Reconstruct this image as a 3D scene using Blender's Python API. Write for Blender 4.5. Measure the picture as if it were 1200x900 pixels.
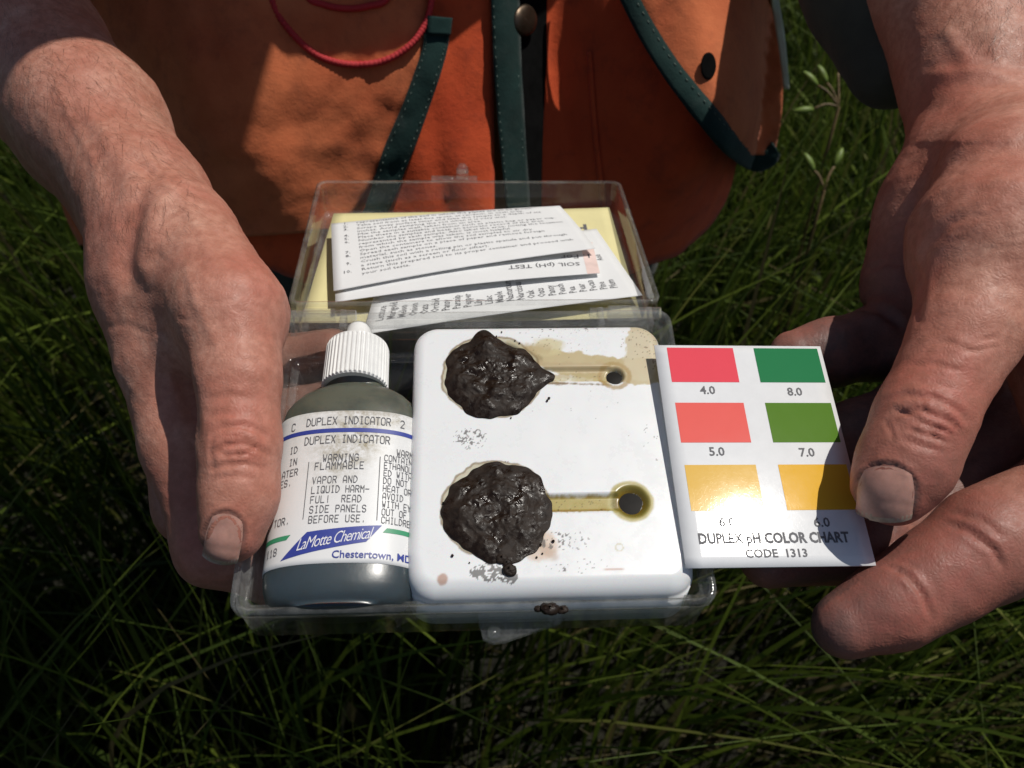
import bpy, math, random
import numpy as np
from mathutils import Matrix, Vector
random.seed(4); RNG = np.random.default_rng(4)
SC = bpy.context.scene; COL = SC.collection
for o in list(bpy.data.objects): bpy.data.objects.remove(o)

# ------------------------------------------------------------------ camera, sky, sun, exposure
FPX, HC = 1039.0, 0.85                       # focal length in pixels of a 1200 px wide frame, eye height
PITCH = math.radians(48); CP, SP = math.cos(PITCH), math.sin(PITCH)
ZF = 0.205                                   # distance from the eye to the front rim of the kit case
cam = bpy.data.objects.new('camera', bpy.data.cameras.new('camera')); COL.objects.link(cam)
cam.location = (0, 0, HC); cam.rotation_euler = (math.pi/2 - PITCH, 0, 0)
cam.data.sensor_width = 36; cam.data.lens = 36*FPX/1200
cam.data.clip_start = 0.01; cam.data.clip_end = 400
cam.data.dof.use_dof = True; cam.data.dof.focus_distance = 0.225; cam.data.dof.aperture_fstop = 27
SC.camera = cam
SUN = np.array([.37, .17, .91]); SUN /= np.linalg.norm(SUN)
world = bpy.data.worlds.new('World'); SC.world = world; world.use_nodes = True
wn = world.node_tree.nodes; sky = wn.new('ShaderNodeTexSky'); sky.sky_type = 'NISHITA'; sky.sun_disc = False
sky.sun_elevation = math.asin(SUN[2]); sky.sun_rotation = math.atan2(SUN[0], SUN[1])
world.node_tree.links.new(sky.outputs[0], wn['Background'].inputs[0]); wn['Background'].inputs[1].default_value = 0.052
sl = bpy.data.lights.new('sun', 'SUN'); sl.energy = 3.2; sl.angle = math.radians(.5); sl.color = (1, .955, .88)
so = bpy.data.objects.new('sun', sl); COL.objects.link(so)
so.rotation_euler = Vector(-SUN).to_track_quat('-Z', 'Y').to_euler(); so.location = (2, 1, 4)
SC.view_settings.view_transform = 'Standard'; SC.view_settings.look = 'None'
SC.view_settings.exposure = 0; SC.view_settings.gamma = 1
SC.render.engine = 'CYCLES'
cy = SC.cycles; cy.transparent_max_bounces = 40; cy.max_bounces = 10; cy.use_denoising = True; cy.caustics_reflective = False; cy.caustics_refractive = False

# ------------------------------------------------------------------ helpers
EYE = np.array([0, 0, HC])
def ray(px, py):
    x = (np.asarray(px, float)-600)/FPX; u = (450-np.asarray(py, float))/FPX
    return np.stack([x, CP+u*SP, -SP+u*CP], -1)
def at(px, py, k): return EYE + ray(px, py)*(k*ZF)          # a point of the place, sighted from the eye
def project(V):
    d = V-EYE; Z = d[:, 1]*CP-d[:, 2]*SP; U = d[:, 1]*SP+d[:, 2]*CP
    return 600+FPX*d[:, 0]/Z, 450-FPX*U/Z, Z
def tag(o, label, cat, group=None, kind=None):
    if label: o['label'] = label
    if cat: o['category'] = cat
    if group: o['group'] = group
    if kind: o['kind'] = kind
    return o
def empty(name, frame=None, loc=(0, 0, 0)):
    o = bpy.data.objects.new(name, None); COL.objects.link(o); o.empty_display_size = .02
    if frame is not None:
        p, ex, ey, n = frame
        M = Matrix.Identity(4)
        for i in range(3): M[i][0], M[i][1], M[i][2], M[i][3] = ex[i], ey[i], n[i], p[i]
        o.matrix_world = M
    else: o.location = loc
    return o
def mesh(name, V, F, mat, parent=None, smooth=True, attrs=None, matidx=None, rel=None):
    """V in the parent's space (rel: world vertices, parent without rotation)."""
    V = np.asarray(V, float)
    if rel is not None: V = V-np.asarray(rel)
    me = bpy.data.meshes.new(name)
    if isinstance(F, np.ndarray):
        n, m = F.shape
        me.vertices.add(len(V)); me.vertices.foreach_set('co', V.astype(np.float32).ravel())
        me.loops.add(n*m); me.loops.foreach_set('vertex_index', F.astype(np.int32).ravel())
        me.polygons.add(n); me.polygons.foreach_set('loop_start', np.arange(0, n*m, m, dtype=np.int32))
        me.update(calc_edges=True)
    else: me.from_pydata(V.tolist(), [], [tuple(f) for f in F])
    me.polygons.foreach_set('use_smooth', np.full(len(me.polygons), bool(smooth)))
    mats = mat if isinstance(mat, (list, tuple)) else [mat]
    for m_ in mats: me.materials.append(m_)
    if matidx is not None: me.polygons.foreach_set('material_index', np.asarray(matidx, np.int32))
    for k, a in (attrs or {}).items():
        a = np.asarray(a, np.float32)
        if a.ndim == 1:
            at_ = me.attributes.new(k, 'FLOAT', 'POINT'); at_.data.foreach_set('value', a)
        else:
            if a.shape[1] == 3: a = np.concatenate([a, np.ones((len(a), 1), np.float32)], 1)
            at_ = me.attributes.new(k, 'FLOAT_COLOR', 'POINT'); at_.data.foreach_set('color', a.ravel())
    me.update()
    o = bpy.data.objects.new(name, me); COL.objects.link(o)
    if parent is not None: o.parent = parent
    return o
def solid(o, t, offset=-1):
    m = o.modifiers.new('thick', 'SOLIDIFY'); m.thickness = t; m.offset = offset; return o
def gridf(n, m, closed=False):
    i, j = np.meshgrid(np.arange(n-1), np.arange(m if closed else m-1), indexing='ij')
    j2 = (j+1) % m
    return np.stack([i*m+j, i*m+j2, (i+1)*m+j2, (i+1)*m+j], -1).reshape(-1, 4)
def smooth01(a, b, x):
    t = np.clip((x-a)/(b-a), 0, 1); return t*t*(3-2*t)
_LAT = np.random.default_rng(9).random((64, 64, 64)).astype(np.float32)
def noise3(P, s=1.0, oct=3):
    P = np.asarray(P, float)*s; out = np.zeros(len(P)); amp = 1; tot = 0
    for _ in range(oct):
        i = np.floor(P).astype(int); f = P-i; f = f*f*(3-2*f); i = i % 64; j = (i+1) % 64
        r = 0
        for a in (0, 1):
            for b in (0, 1):
                for c in (0, 1):
                    w_ = (f[:, 0] if a else 1-f[:, 0])*(f[:, 1] if b else 1-f[:, 1])*(f[:, 2] if c else 1-f[:, 2])
                    r = r+w_*_LAT[(j if a else i)[:, 0], (j if b else i)[:, 1], (j if c else i)[:, 2]]
        out += amp*r; tot += amp; amp *= .5; P = P*2.03+7.1
    return out/tot*2-1
def n2(x, y, s, oct=3, z=0.): return noise3(np.stack([x, y, np.full_like(x, z)], -1), s, oct)
def interp_poly(P, n):
    P = np.asarray(P, float); d = np.r_[0, np.cumsum(np.linalg.norm(np.diff(P, axis=0), axis=1))]; t = np.linspace(0, d[-1], n)
    return np.stack([np.interp(t, d, P[:, i]) for i in range(P.shape[1])], 1)
def spline(P, n):
    P = np.asarray(P, float); Q = np.vstack([2*P[0]-P[1], P, 2*P[-1]-P[-2]]); m = len(P)-1
    t = np.linspace(0, m-1e-6, n); i = t.astype(int); f = (t-i)[:, None]
    a, b, c, d = Q[i], Q[i+1], Q[i+2], Q[i+3]
    return .5*(2*b+(c-a)*f+(2*a-5*b+4*c-d)*f**2+(3*b-a-3*c+d)*f**3)
def tube(path, r, n=8, close=True):
    path = np.asarray(path, float); T = np.gradient(path, axis=0); T /= np.linalg.norm(T, axis=1)[:, None]
    r = np.broadcast_to(r, (len(path),)); up = np.array([.3, .5, .81]); a = np.cross(T, up); a /= np.linalg.norm(a, axis=1)[:, None]; b = np.cross(T, a)
    th = np.arange(n)*2*np.pi/n
    V = (path[:, None]+r[:, None, None]*(np.cos(th)[None, :, None]*a[:, None]+np.sin(th)[None, :, None]*b[:, None])).reshape(-1, 3)
    F = gridf(len(path), n, True).tolist()
    if close: F += [list(range(n))[::-1], [(len(path)-1)*n+i for i in range(n)]]
    return V, F
def join(parts):
    V = []; F = []; o = 0
    for v, f in parts:
        v = np.asarray(v); V.append(v); F += [[i+o for i in q] for q in (f.tolist() if isinstance(f, np.ndarray) else f)]; o += len(v)
    return np.vstack(V), F
def rbox(cx, cy, cz, sx, sy, sz, b=.0003):
    V = []; 
    for z, ins in ((cz-sz/2, b), (cz-sz/2+b, 0), (cz+sz/2-b, 0), (cz+sz/2, b)):
        for x, y in ((-1, -1), (1, -1), (1, 1), (-1, 1)): V.append((cx+x*(sx/2-ins), cy+y*(sy/2-ins), z))
    F = gridf(4, 4, True).tolist()+[[3, 2, 1, 0], [12, 13, 14, 15]]
    return np.array(V), F

# ------------------------------------------------------------------ materials
def new_mat(name):
    m = bpy.data.materials.new(name); m.use_nodes = True; nt = m.node_tree
    return m, nt, nt.nodes['Principled BSDF']
def N(nt, t, **kw):
    n = nt.nodes.new(t)
    for k, v in kw.items():
        if k in n.inputs: n.inputs[k].default_value = v
        else: setattr(n, k, v)
    return n
def coords(nt, scale=None):
    return nt.nodes.new('ShaderNodeTexCoord').outputs['Object']
def noise_node(nt, scale, detail=4, rough=.6):
    n = N(nt, 'ShaderNodeTexNoise', Scale=scale, Detail=detail, Roughness=rough); nt.links.new(coords(nt), n.inputs['Vector']); return n.outputs['Fac']
def ramp(nt, fac, stops):
    r = nt.nodes.new('ShaderNodeValToRGB'); nt.links.new(fac, r.inputs[0]); e = r.color_ramp.elements
    while len(e) < len(stops): e.new(.5)
    for q, (p, c) in zip(e, stops): q.position = p; q.color = (*c, 1) if len(c) == 3 else c
    return r.outputs[0]
def mixc(nt, fac, a, b, mode='MIX'):
    m = nt.nodes.new('ShaderNodeMix'); m.data_type = 'RGBA'; m.blend_type = mode
    for s, v in ((0, fac), (6, a), (7, b)):
        if hasattr(v, 'links'): nt.links.new(v, m.inputs[s])
        elif s == 0: m.inputs[0].default_value = v
        else: m.inputs[s].default_value = (*v, 1)
    return m.outputs[2]
def math_(nt, op, a, b=0.):
    m = N(nt, 'ShaderNodeMath', operation=op)
    for i, v in enumerate((a, b)):
        if hasattr(v, 'links'): nt.links.new(v, m.inputs[i])
        else: m.inputs[i].default_value = v
    return m.outputs[0]
def bump(nt, bs, h, strength, dist):
    b = N(nt, 'ShaderNodeBump', Strength=strength, Distance=dist); nt.links.new(h, b.inputs['Height']); nt.links.new(b.outputs[0], bs.inputs['Normal']); return b
def simple(name, col, rough=.5, var=0., vscale=200, bscale=0, bstr=.3, bdist=.0003, **kw):
    m, nt, bs = new_mat(name); bs.inputs['Base Color'].default_value = (*col, 1); bs.inputs['Roughness'].default_value = rough
    if var:
        c = np.array(col); nt.links.new(ramp(nt, noise_node(nt, vscale, 6), [(.3, tuple(c*(1-var))), (.7, tuple(np.clip(c*(1+var), 0, 1)))]), bs.inputs['Base Color'])
    if bscale: bump(nt, bs, noise_node(nt, bscale, 4), bstr, bdist)
    for k, v in kw.items(): bs.inputs[k.replace('_', ' ')].default_value = v
    return m
def attr(nt, name, color=False):
    a = nt.nodes.new('ShaderNodeAttribute'); a.attribute_name = name; return a.outputs['Color' if color else 'Fac']

def clear_plastic(name, haze=.05, tint=(.985, .988, .984), rough=.06):
    m, nt, bs = new_mat(name); nt.nodes.remove(bs); out = nt.nodes['Material Output']
    tr = N(nt, 'ShaderNodeBsdfTransparent', Color=(*tint, 1)); gl = N(nt, 'ShaderNodeBsdfGlossy', Color=(1, 1, 1, 1), Roughness=rough)
    df = N(nt, 'ShaderNodeBsdfDiffuse', Color=(.75, .76, .74, 1)); tl = N(nt, 'ShaderNodeBsdfTranslucent', Color=(.75, .76, .74, 1))
    lw = N(nt, 'ShaderNodeLayerWeight', Blend=.5); fr_ = math_(nt, 'ADD', .035, math_(nt, 'MULTIPLY', math_(nt, 'POWER', lw.outputs['Facing'], 4.5), .75))
    dirt = ramp(nt, noise_node(nt, 90, 6, .7), [(.45, (haze*.6,)*3), (.75, (haze*2.4,)*3)])
    ad = N(nt, 'ShaderNodeMixShader', Fac=.5); nt.links.new(df.outputs[0], ad.inputs[1]); nt.links.new(tl.outputs[0], ad.inputs[2])
    m1 = nt.nodes.new('ShaderNodeMixShader'); nt.links.new(dirt, m1.inputs[0]); nt.links.new(tr.outputs[0], m1.inputs[1]); nt.links.new(ad.outputs[0], m1.inputs[2])
    m2 = nt.nodes.new('ShaderNodeMixShader'); nt.links.new(fr_, m2.inputs[0]); nt.links.new(m1.outputs[0], m2.inputs[1]); nt.links.new(gl.outputs[0], m2.inputs[2])
    b = N(nt, 'ShaderNodeBump', Strength=.25, Distance=.0004); nt.links.new(noise_node(nt, 160, 5, .65), b.inputs['Height']); nt.links.new(b.outputs[0], gl.inputs['Normal'])
    nt.links.new(m2.outputs[0], out.inputs[0]); return m

def skin_mat():
    m, nt, bs = new_mat('skin')
    blot = noise_node(nt, 75, 7, .72); fine = noise_node(nt, 420, 4, .6); red = attr(nt, 'red'); dirt = attr(nt, 'dirt')
    base = ramp(nt, blot, [(.30, (.40, .162, .106)), (.48, (.51, .250, .174)), (.70, (.65, .375, .275))])
    base = mixc(nt, red, base, (.45, .115, .080))
    base = mixc(nt, math_(nt, 'MULTIPLY', ramp(nt, fine, [(.42, (0,)*3), (.60, (1,)*3)]), .42), base, (.33, .125, .08))
    dn = math_(nt, 'MULTIPLY', dirt, math_(nt, 'ADD', .35, noise_node(nt, 130, 7, .75)))  # besides dirt, carries the shade painted on the fingers below the case
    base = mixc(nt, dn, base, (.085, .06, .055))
    nt.links.new(base, bs.inputs['Base Color'])
    nt.links.new(ramp(nt, noise_node(nt, 500, 5, .7), [(.3, (.42,)*3), (.7, (.66,)*3)]), bs.inputs['Roughness']); bs.inputs['Specular IOR Level'].default_value = .4
    bs.inputs['Subsurface Weight'].default_value = .08; bs.inputs['Subsurface Radius'].default_value = (1, .38, .2); bs.inputs['Subsurface Scale'].default_value = .0022
    vo = N(nt, 'ShaderNodeTexVoronoi', Scale=900, feature='DISTANCE_TO_EDGE'); 
    ns = nt.nodes.new('ShaderNodeTexNoise'); ns.inputs['Scale'].default_value = 160; tc = coords(nt); nt.links.new(tc, ns.inputs['Vector'])
    vm = N(nt, 'ShaderNodeVectorMath', operation='MULTIPLY_ADD'); nt.links.new(ns.outputs['Color'], vm.inputs[0]); vm.inputs[1].default_value = (.004,)*3; nt.links.new(tc, vm.inputs[2])
    nt.links.new(vm.outputs[0], vo.inputs['Vector'])
    h = math_(nt, 'ADD', math_(nt, 'MULTIPLY', vo.outputs['Distance'], .9), noise_node(nt, 300, 6, .7))
    wv = N(nt, 'ShaderNodeTexWave', Scale=230, Distortion=9, Detail=3); nt.links.new(tc, wv.inputs['Vector']); h = math_(nt, 'ADD', h, math_(nt, 'MULTIPLY', wv.outputs['Fac'], .07)); bump(nt, bs, h, .34, .00036)
    return m

def cloth(name, c0, c1, dirtc=None, rough=.9, weave=1500):
    m, nt, bs = new_mat(name)
    col = ramp(nt, noise_node(nt, 26, 7, .65), [(.3, c0), (.7, c1)])
    if dirtc: col = mixc(nt, ramp(nt, noise_node(nt, 60, 8, .7), [(.52, (0,)*3), (.78, (.65,)*3)]), col, dirtc)
    nt.links.new(col, bs.inputs['Base Color']); bs.inputs['Roughness'].default_value = rough; bs.inputs['Specular IOR Level'].default_value = .15
    bs.inputs['Sheen Weight'].default_value = .08
    h = math_(nt, 'ADD', math_(nt, 'MULTIPLY', noise_node(nt, 240, 5, .6), 1.2), math_(nt, 'MULTIPLY', noise_node(nt, weave, 2), .5))
    bump(nt, bs, h, .5, .0007); return m

M = {}
M['skin'] = skin_mat()
M['nail'] = simple('nail', (.52, .275, .215), .40, .22, 260, 500, .12, .0002, Subsurface_Weight=.2, Subsurface_Scale=.001)
M['nail_tip'] = simple('nail_tip', (.52, .38, .28), .5, .25, 500)
M['clear'] = clear_plastic('clear_plastic', .020)
M['clear_edge'] = clear_plastic('clear_plastic_edge', .14, (.98, .983, .98), .07)
M['paper'] = simple('paper', (.78, .79, .79), .75, .04, 60, 500, .12)
M['paper_yellow'] = simple('paper_yellow', (.76, .69, .36), .75, .05, 60, 500, .12)
M['paper_pink'] = simple('paper_pink', (.8, .62, .57), .8, .1, 200)
M['ink'] = simple('ink', (.055, .055, .06), .7)
M['ink_soft'] = simple('ink_soft', (.13, .13, .14), .7)
M['ink_blue'] = simple('ink_blue', (.035, .055, .30), .45, .08, 900)
M['ink_green'] = simple('ink_green', (.05, .30, .15), .45)
M['white_print'] = simple('white_print', (.8, .8, .82), .5)
M['cap'] = simple('cap_plastic', (.80, .80, .78), .38, .05, 300, 600, .08, .0002)
M['brass'] = simple('dark_brass', (.09, .065, .045), .38, .2, 600, Metallic=.8)
M['vest'] = cloth('vest_cloth', (.53, .068, .024), (.67, .105, .034), (.20, .04, .024))
M['pocket'] = cloth('pocket_cloth', (.50, .115, .045), (.64, .19, .078), (.24, .068, .038))
M['trim'] = cloth('green_binding', (.007, .022, .020), (.014, .040, .036), (.035, .05, .046), .85)
M['dark'] = simple('dark_lining', (.006, .006, .006), .95, .3, 200, Specular_IOR_Level=.05)
M['olive'] = cloth('olive_cloth', (.04, .042, .034), (.07, .072, .058))
M['piping'] = cloth('pale_piping', (.5, .52, .4), (.6, .61, .48))
M['thread'] = simple('thread', (.10, .14, .12), .8)
M['cord'] = simple('red_cord', (.50, .025, .03), .7, .25, 2500, 3000, .6, .0004)
M['hat'] = cloth('hat_cloth', (.25, .2, .12), (.3, .25, .16))
M['hair'] = simple('body_hair', (.10, .055, .03), .4)

def plate_mat():
    m, nt, bs = new_mat('plate_plastic')
    nt.links.new(mixc(nt, attr(nt, 'mask'), (.80, .815, .82), attr(nt, 'stain', True)), bs.inputs['Base Color'])
    bs.inputs['Roughness'].default_value = .3; bs.inputs['Subsurface Weight'].default_value = .1; bs.inputs['Subsurface Scale'].default_value = .001
    nt.links.new(ramp(nt, noise_node(nt, 120, 6, .7), [(.3, (.22,)*3), (.8, (.42,)*3)]), bs.inputs['Roughness'])
    bump(nt, bs, noise_node(nt, 500, 4), .05, .0003); return m
M['plate'] = plate_mat()
def soil_mat():
    m, nt, bs = new_mat('wet_soil'); bs.inputs['Specular IOR Level'].default_value = .32
    nt.links.new(ramp(nt, noise_node(nt, 500, 8, .75), [(.3, (.007, .0038, .0022)), (.60, (.022, .0125, .0072)), (.8, (.058, .036, .021))]), bs.inputs['Base Color'])
    nt.links.new(ramp(nt, noise_node(nt, 260, 5, .7), [(.40, (.15,)*3), (.54, (.65,)*3)]), bs.inputs['Roughness'])
    h = math_(nt, 'ADD', noise_node(nt, 380, 5, .6), math_(nt, 'MULTIPLY', noise_node(nt, 1300, 4, .6), .3)); bump(nt, bs, h, .5, .0006); return m
M['soil'] = soil_mat()
M['drop'] = simple('dark_indicator', (.006, .0045, .0035), .5, .5, 500, Specular_IOR_Level=.12)
def bottle_mat():
    m, nt, bs = new_mat('bottle_plastic')
    tc = nt.nodes.new('ShaderNodeTexCoord'); sx = nt.nodes.new('ShaderNodeSeparateXYZ'); nt.links.new(tc.outputs['Object'], sx.inputs[0])
    lv = math_(nt, 'ADD', sx.outputs['Y'], math_(nt, 'MULTIPLY', noise_node(nt, 120, 3), .004))
    f = N(nt, 'ShaderNodeMapRange'); f.inputs[1].default_value = .006; f.inputs[2].default_value = .052; nt.links.new(lv, f.inputs[0])
    c = ramp(nt, f.outputs[0], [(.0, (.045, .062, .072)), (.35, (.07, .085, .088)), (.8, (.10, .108, .085)), (1, (.115, .12, .09))])
    c = mixc(nt, ramp(nt, noise_node(nt, 140, 6, .7), [(.45, (0,)*3), (.75, (.7,)*3)]), c, (.035, .045, .045))
    nt.links.new(c, bs.inputs['Base Color']); bs.inputs['Roughness'].default_value = .34; bs.inputs['Subsurface Weight'].default_value = .3; bs.inputs['Subsurface Scale'].default_value = .003
    bs.inputs['Coat Weight'].default_value = .25; bs.inputs['Coat Roughness'].default_value = .2
    bump(nt, bs, noise_node(nt, 300, 5), .15, .0004); return m
M['bottle'] = bottle_mat()
def label_mat():
    m, nt, bs = new_mat('label_paper')
    c = mixc(nt, math_(nt, 'MULTIPLY', attr(nt, 'smudge'), ramp(nt, noise_node(nt, 420, 7, .75), [(.40, (0,)*3), (.66, (1,)*3)])), (.76, .765, .76), (.30, .255, .155))
    nt.links.new(c, bs.inputs['Base Color']); bs.inputs['Roughness'].default_value = .42; bump(nt, bs, noise_node(nt, 350, 4), .08, .0004); return m
M['label'] = label_mat()
def glossy_card(name, c, var=.03):
    m, nt, bs = new_mat(name); bs.inputs['Specular IOR Level'].default_value = .15; c = np.array(c)
    nt.links.new(ramp(nt, noise_node(nt, 240, 6, .7), [(.3, tuple(c*(1-var))), (.7, tuple(np.clip(c*(1+var), 0, 1)))]), bs.inputs['Base Color'])
    nt.links.new(ramp(nt, noise_node(nt, 200, 6, .7), [(.3, (.075,)*3), (.8, (.10,)*3)]), bs.inputs['Roughness'])
    b = N(nt, 'ShaderNodeBump', Strength=.03, Distance=.0004)
    wv = N(nt, 'ShaderNodeTexWave', Scale=210, Distortion=16, Detail=4); wv.inputs['Detail Scale'].default_value = 2.2; nt.links.new(coords(nt), wv.inputs['Vector'])
    h = math_(nt, 'ADD', math_(nt, 'MULTIPLY', math_(nt, 'POWER', wv.outputs['Fac'], 14), .06), noise_node(nt, 70, 3, .5)); nt.links.new(h, b.inputs['Height']); nt.links.new(b.outputs[0], bs.inputs['Normal'])
    return m
M['card'] = glossy_card('card_stock', (.78, .79, .80))
SWATCH = [(.80, .085, .115), (.025, .20, .075), (.82, .14, .12), (.10, .215, .025), (.76, .47, .09), (.80, .45, .04)]

def grass_mat(name, trans=.35):
    m, nt, bs = new_mat(name); out = nt.nodes['Material Output']
    col = attr(nt, 'tone', True); c = mixc(nt, math_(nt, 'MULTIPLY', noise_node(nt, 60, 4), .5), col, (.02, .035, .01), 'MIX')
    nt.links.new(c, bs.inputs['Base Color']); bs.inputs['Roughness'].default_value = .6; bs.inputs['Specular IOR Level'].default_value = .2
    tl = nt.nodes.new('ShaderNodeBsdfTranslucent'); nt.links.new(c, tl.inputs[0])
    mx = N(nt, 'ShaderNodeMixShader', Fac=trans); nt.links.new(bs.outputs[0], mx.inputs[1]); nt.links.new(tl.outputs[0], mx.inputs[2]); nt.links.new(mx.outputs[0], out.inputs[0]); return m
M['grass'] = grass_mat('grass_blade')
def ground_mat():
    m, nt, bs = new_mat('ground_thatch')
    nt.links.new(ramp(nt, noise_node(nt, 22, 9, .75), [(.3, (.012, .011, .007)), (.6, (.035, .034, .018)), (.8, (.075, .065, .035))]), bs.inputs['Base Color'])
    bs.inputs['Roughness'].default_value = .95; bump(nt, bs, noise_node(nt, 40, 8, .75), 1, .02); return m
M['ground'] = ground_mat()

# ------------------------------------------------------------------ ground and grass
gx = np.concatenate([[-150, -60, -25, -10], np.linspace(-5, 5, 41), [10, 25, 60, 150]]); X, Y = np.meshgrid(gx, gx+1, indexing='ij')
Z = .035*n2(X.ravel(), Y.ravel(), 1.6)
tag(mesh('ground', np.stack([X.ravel(), Y.ravel(), Z], 1), gridf(len(gx), len(gx)), M['ground']), None, None, kind='structure')

def blades(n, xr, yr, hr, wr, cols, seg=5, lean=.5, clump=5.):
    x = RNG.uniform(*xr, n); y = RNG.uniform(*yr, n); z = .035*n2(x, y, 1.6)-.01
    hscale = .75+.5*(n2(x, y, 2.3, 3, 3.3)*.5+.5)
    h = RNG.uniform(*hr, n)*hscale; w = RNG.uniform(*wr, n)
    ang = np.pi*2*(n2(x, y, 1.1, 2, 9.)+.5)*1.6+RNG.normal(0, .55, n); ln = np.abs(RNG.normal(0, lean, n))*h
    droop = RNG.uniform(1.4, 3.0, n)
    d = np.stack([np.cos(ang), np.sin(ang)], 1); yaw = RNG.uniform(0, 2*np.pi, n); sd = np.stack([np.cos(yaw), np.sin(yaw)], 1)
    t = np.linspace(0, 1, seg+1); V = np.zeros((n, seg+1, 2, 3))
    wob = RNG.normal(0, .02, (n, 2))
    for i, q in enumerate(t):
        c = np.stack([x+d[:, 0]*ln*q**droop+wob[:, 0]*q*q, y+d[:, 1]*ln*q**droop+wob[:, 1]*q*q, z+h*(q-.30*np.minimum(ln/h, 1.4)*q**2.6)], 1)
        ww = w*(np.clip(1.25*(1-q)**.6, 0, 1))*.5+.00012
        off = np.stack([sd[:, 0]*ww, sd[:, 1]*ww, 0*ww], 1)
        V[:, i, 0] = c-off; V[:, i, 1] = c+off
    base = np.arange(n)[:, None]*(seg+1)*2; i = np.arange(seg)[None]*2
    F = np.stack([base+i, base+i+1, base+i+3, base+i+2], -1).reshape(-1, 4)
    ci = RNG.choice(len(cols), n, p=[c[1] for c in cols]); C = np.array([c[0] for c in cols])[ci]*RNG.uniform(.65, 1.35, (n, 1))
    return V.reshape(-1, 3), F, np.repeat(C, (seg+1)*2, axis=0)
GC = [((.080, .120, .014), .36), ((.130, .175, .022), .28), ((.050, .078, .012), .24), ((.17, .18, .04), .08), ((.17, .135, .06), .04)]
B = [blades(15000, (-1.5, 1.5), (-.15, 1.8), (.30, .56), (.0020, .0054), GC, 8, .38), blades(6000, (-1.6, 1.6), (-.15, 1.8), (.10, .30), (.003, .008), GC, 5, .5),
     blades(3500, (-1.5, 1.5), (.0, 1.8), (.40, .60), (.0008, .0016), GC, 9, .55), blades(6000, (-1.6, 1.6), (-.15, 1.8), (.05, .20), (.0016, .004), [((.14, .11, .05), .5), ((.09, .07, .035), .3), ((.06, .07, .02), .2)], 5, 1.4),
     blades(9000, (-2.6, 2.6), (1.7, 3.8), (.28, .52), (.003, .006), GC, 5, .4), blades(9000, (-6, 6), (-5, 8), (.2, .42), (.006, .014), GC, 3)]
def unblock(b):                                              # no blade roots under the kneeling person, none pokes the lens or the hands
    V, F, C = b; return V, F, C
o = 0; VV = []; FF = []; CC = []
for V, F, C in B: VV.append(V); FF.append(F+o); CC.append(C); o += len(V)
tag(mesh('grass', np.vstack(VV), np.vstack(FF), M['grass'], attrs={'tone': np.vstack(CC)}), 'tall wild meadow grass with fine bent blades covering the ground', 'grass', kind='stuff')

def bud_plant(px, py, k, buds, label):
    top = at(px, py, k); root = empty('wildflower', loc=(top[0], top[1]+.01, 0))
    tag(root, label, 'wildflower', 'budding wildflowers in the grass')
    r0 = np.array(root.location); hub = at(px, py, k)
    st = spline([r0, r0+[.01, 0, hub[2]*.5], hub], 10); parts = [tube(st, .0012, 6)]
    for bx, by in buds:
        b0 = hub+.0; b1 = at(bx, by, k); parts.append(tube(spline([b0, (b0+b1)/2+[0, .002, .002], b1], 6), .0010, 5))
    V, F = join(parts); mesh('stem', V, F, M['stem'], root, rel=r0)
    for bx, by in buds:
        b1 = at(bx, by, k); d = b1-hub; d /= np.linalg.norm(d); L = .015*k/3.2
        q = np.linspace(0, 1, 9); V, F = tube(b1+d*L*q[:, None], L*.19*np.sin(np.pi*np.clip(q*.9+.08, 0, 1))**.7, 7)
        mesh('bud', V, F, M['bud'], root, rel=r0)
M['stem'] = simple('stem', (.13, .085, .03), .6, .4, 200)
M['bud'] = simple('bud', (.13, .19, .028), .5, .35, 300)
bud_plant(983, 125, 3.3, [(969, 97), (982, 85), (958, 100), (953, 128)], 'wildflower with four yellow green buds between the vest and the olive sleeve')
bud_plant(966, 222, 3.2, [(954, 200), (978, 195)], 'wildflower with two yellow green buds in the grass left of the right wrist')

# ------------------------------------------------------------------ frames of the rigid things (fitted poses)
def frame(p, ex, ey, n): return tuple(np.array(v, float) for v in (p, ex, ey, n))
BASE = frame((-.00824, .09988, .66504), (.99898, .03861, -.02343), (-.03479, .98868, .14592), (.02879, -.14496, .98902))
LID = frame((-.01045, .1949, .66931), (.99776, .05396, -.03967), (-.0595, .98605, -.15545), (.03073, .15746, .98705))
CARD = frame((0.06438, 0.10903, 0.66384), (0.99669, 0.05170, -0.06263), (-0.03832, 0.97929, 0.19879), (0.07161, -0.19573, 0.97804))
cs = .9855; CARD = (EYE+(CARD[0]-EYE)*cs,)+CARD[1:]
def onplane(fr, px, py, h=0.):
    p, ex, ey, n = fr; r = ray(px, py); t = ((p-EYE)@n+h)/(r@n); q = EYE+r*np.asarray(t)[..., None]-p
    return np.stack([q@ex, q@ey, q@n], -1)                  # local coordinates
BW, BD, BH, LW, LD, LH = .1118, .0839, .0185, .1118, .0811, .0145

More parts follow.
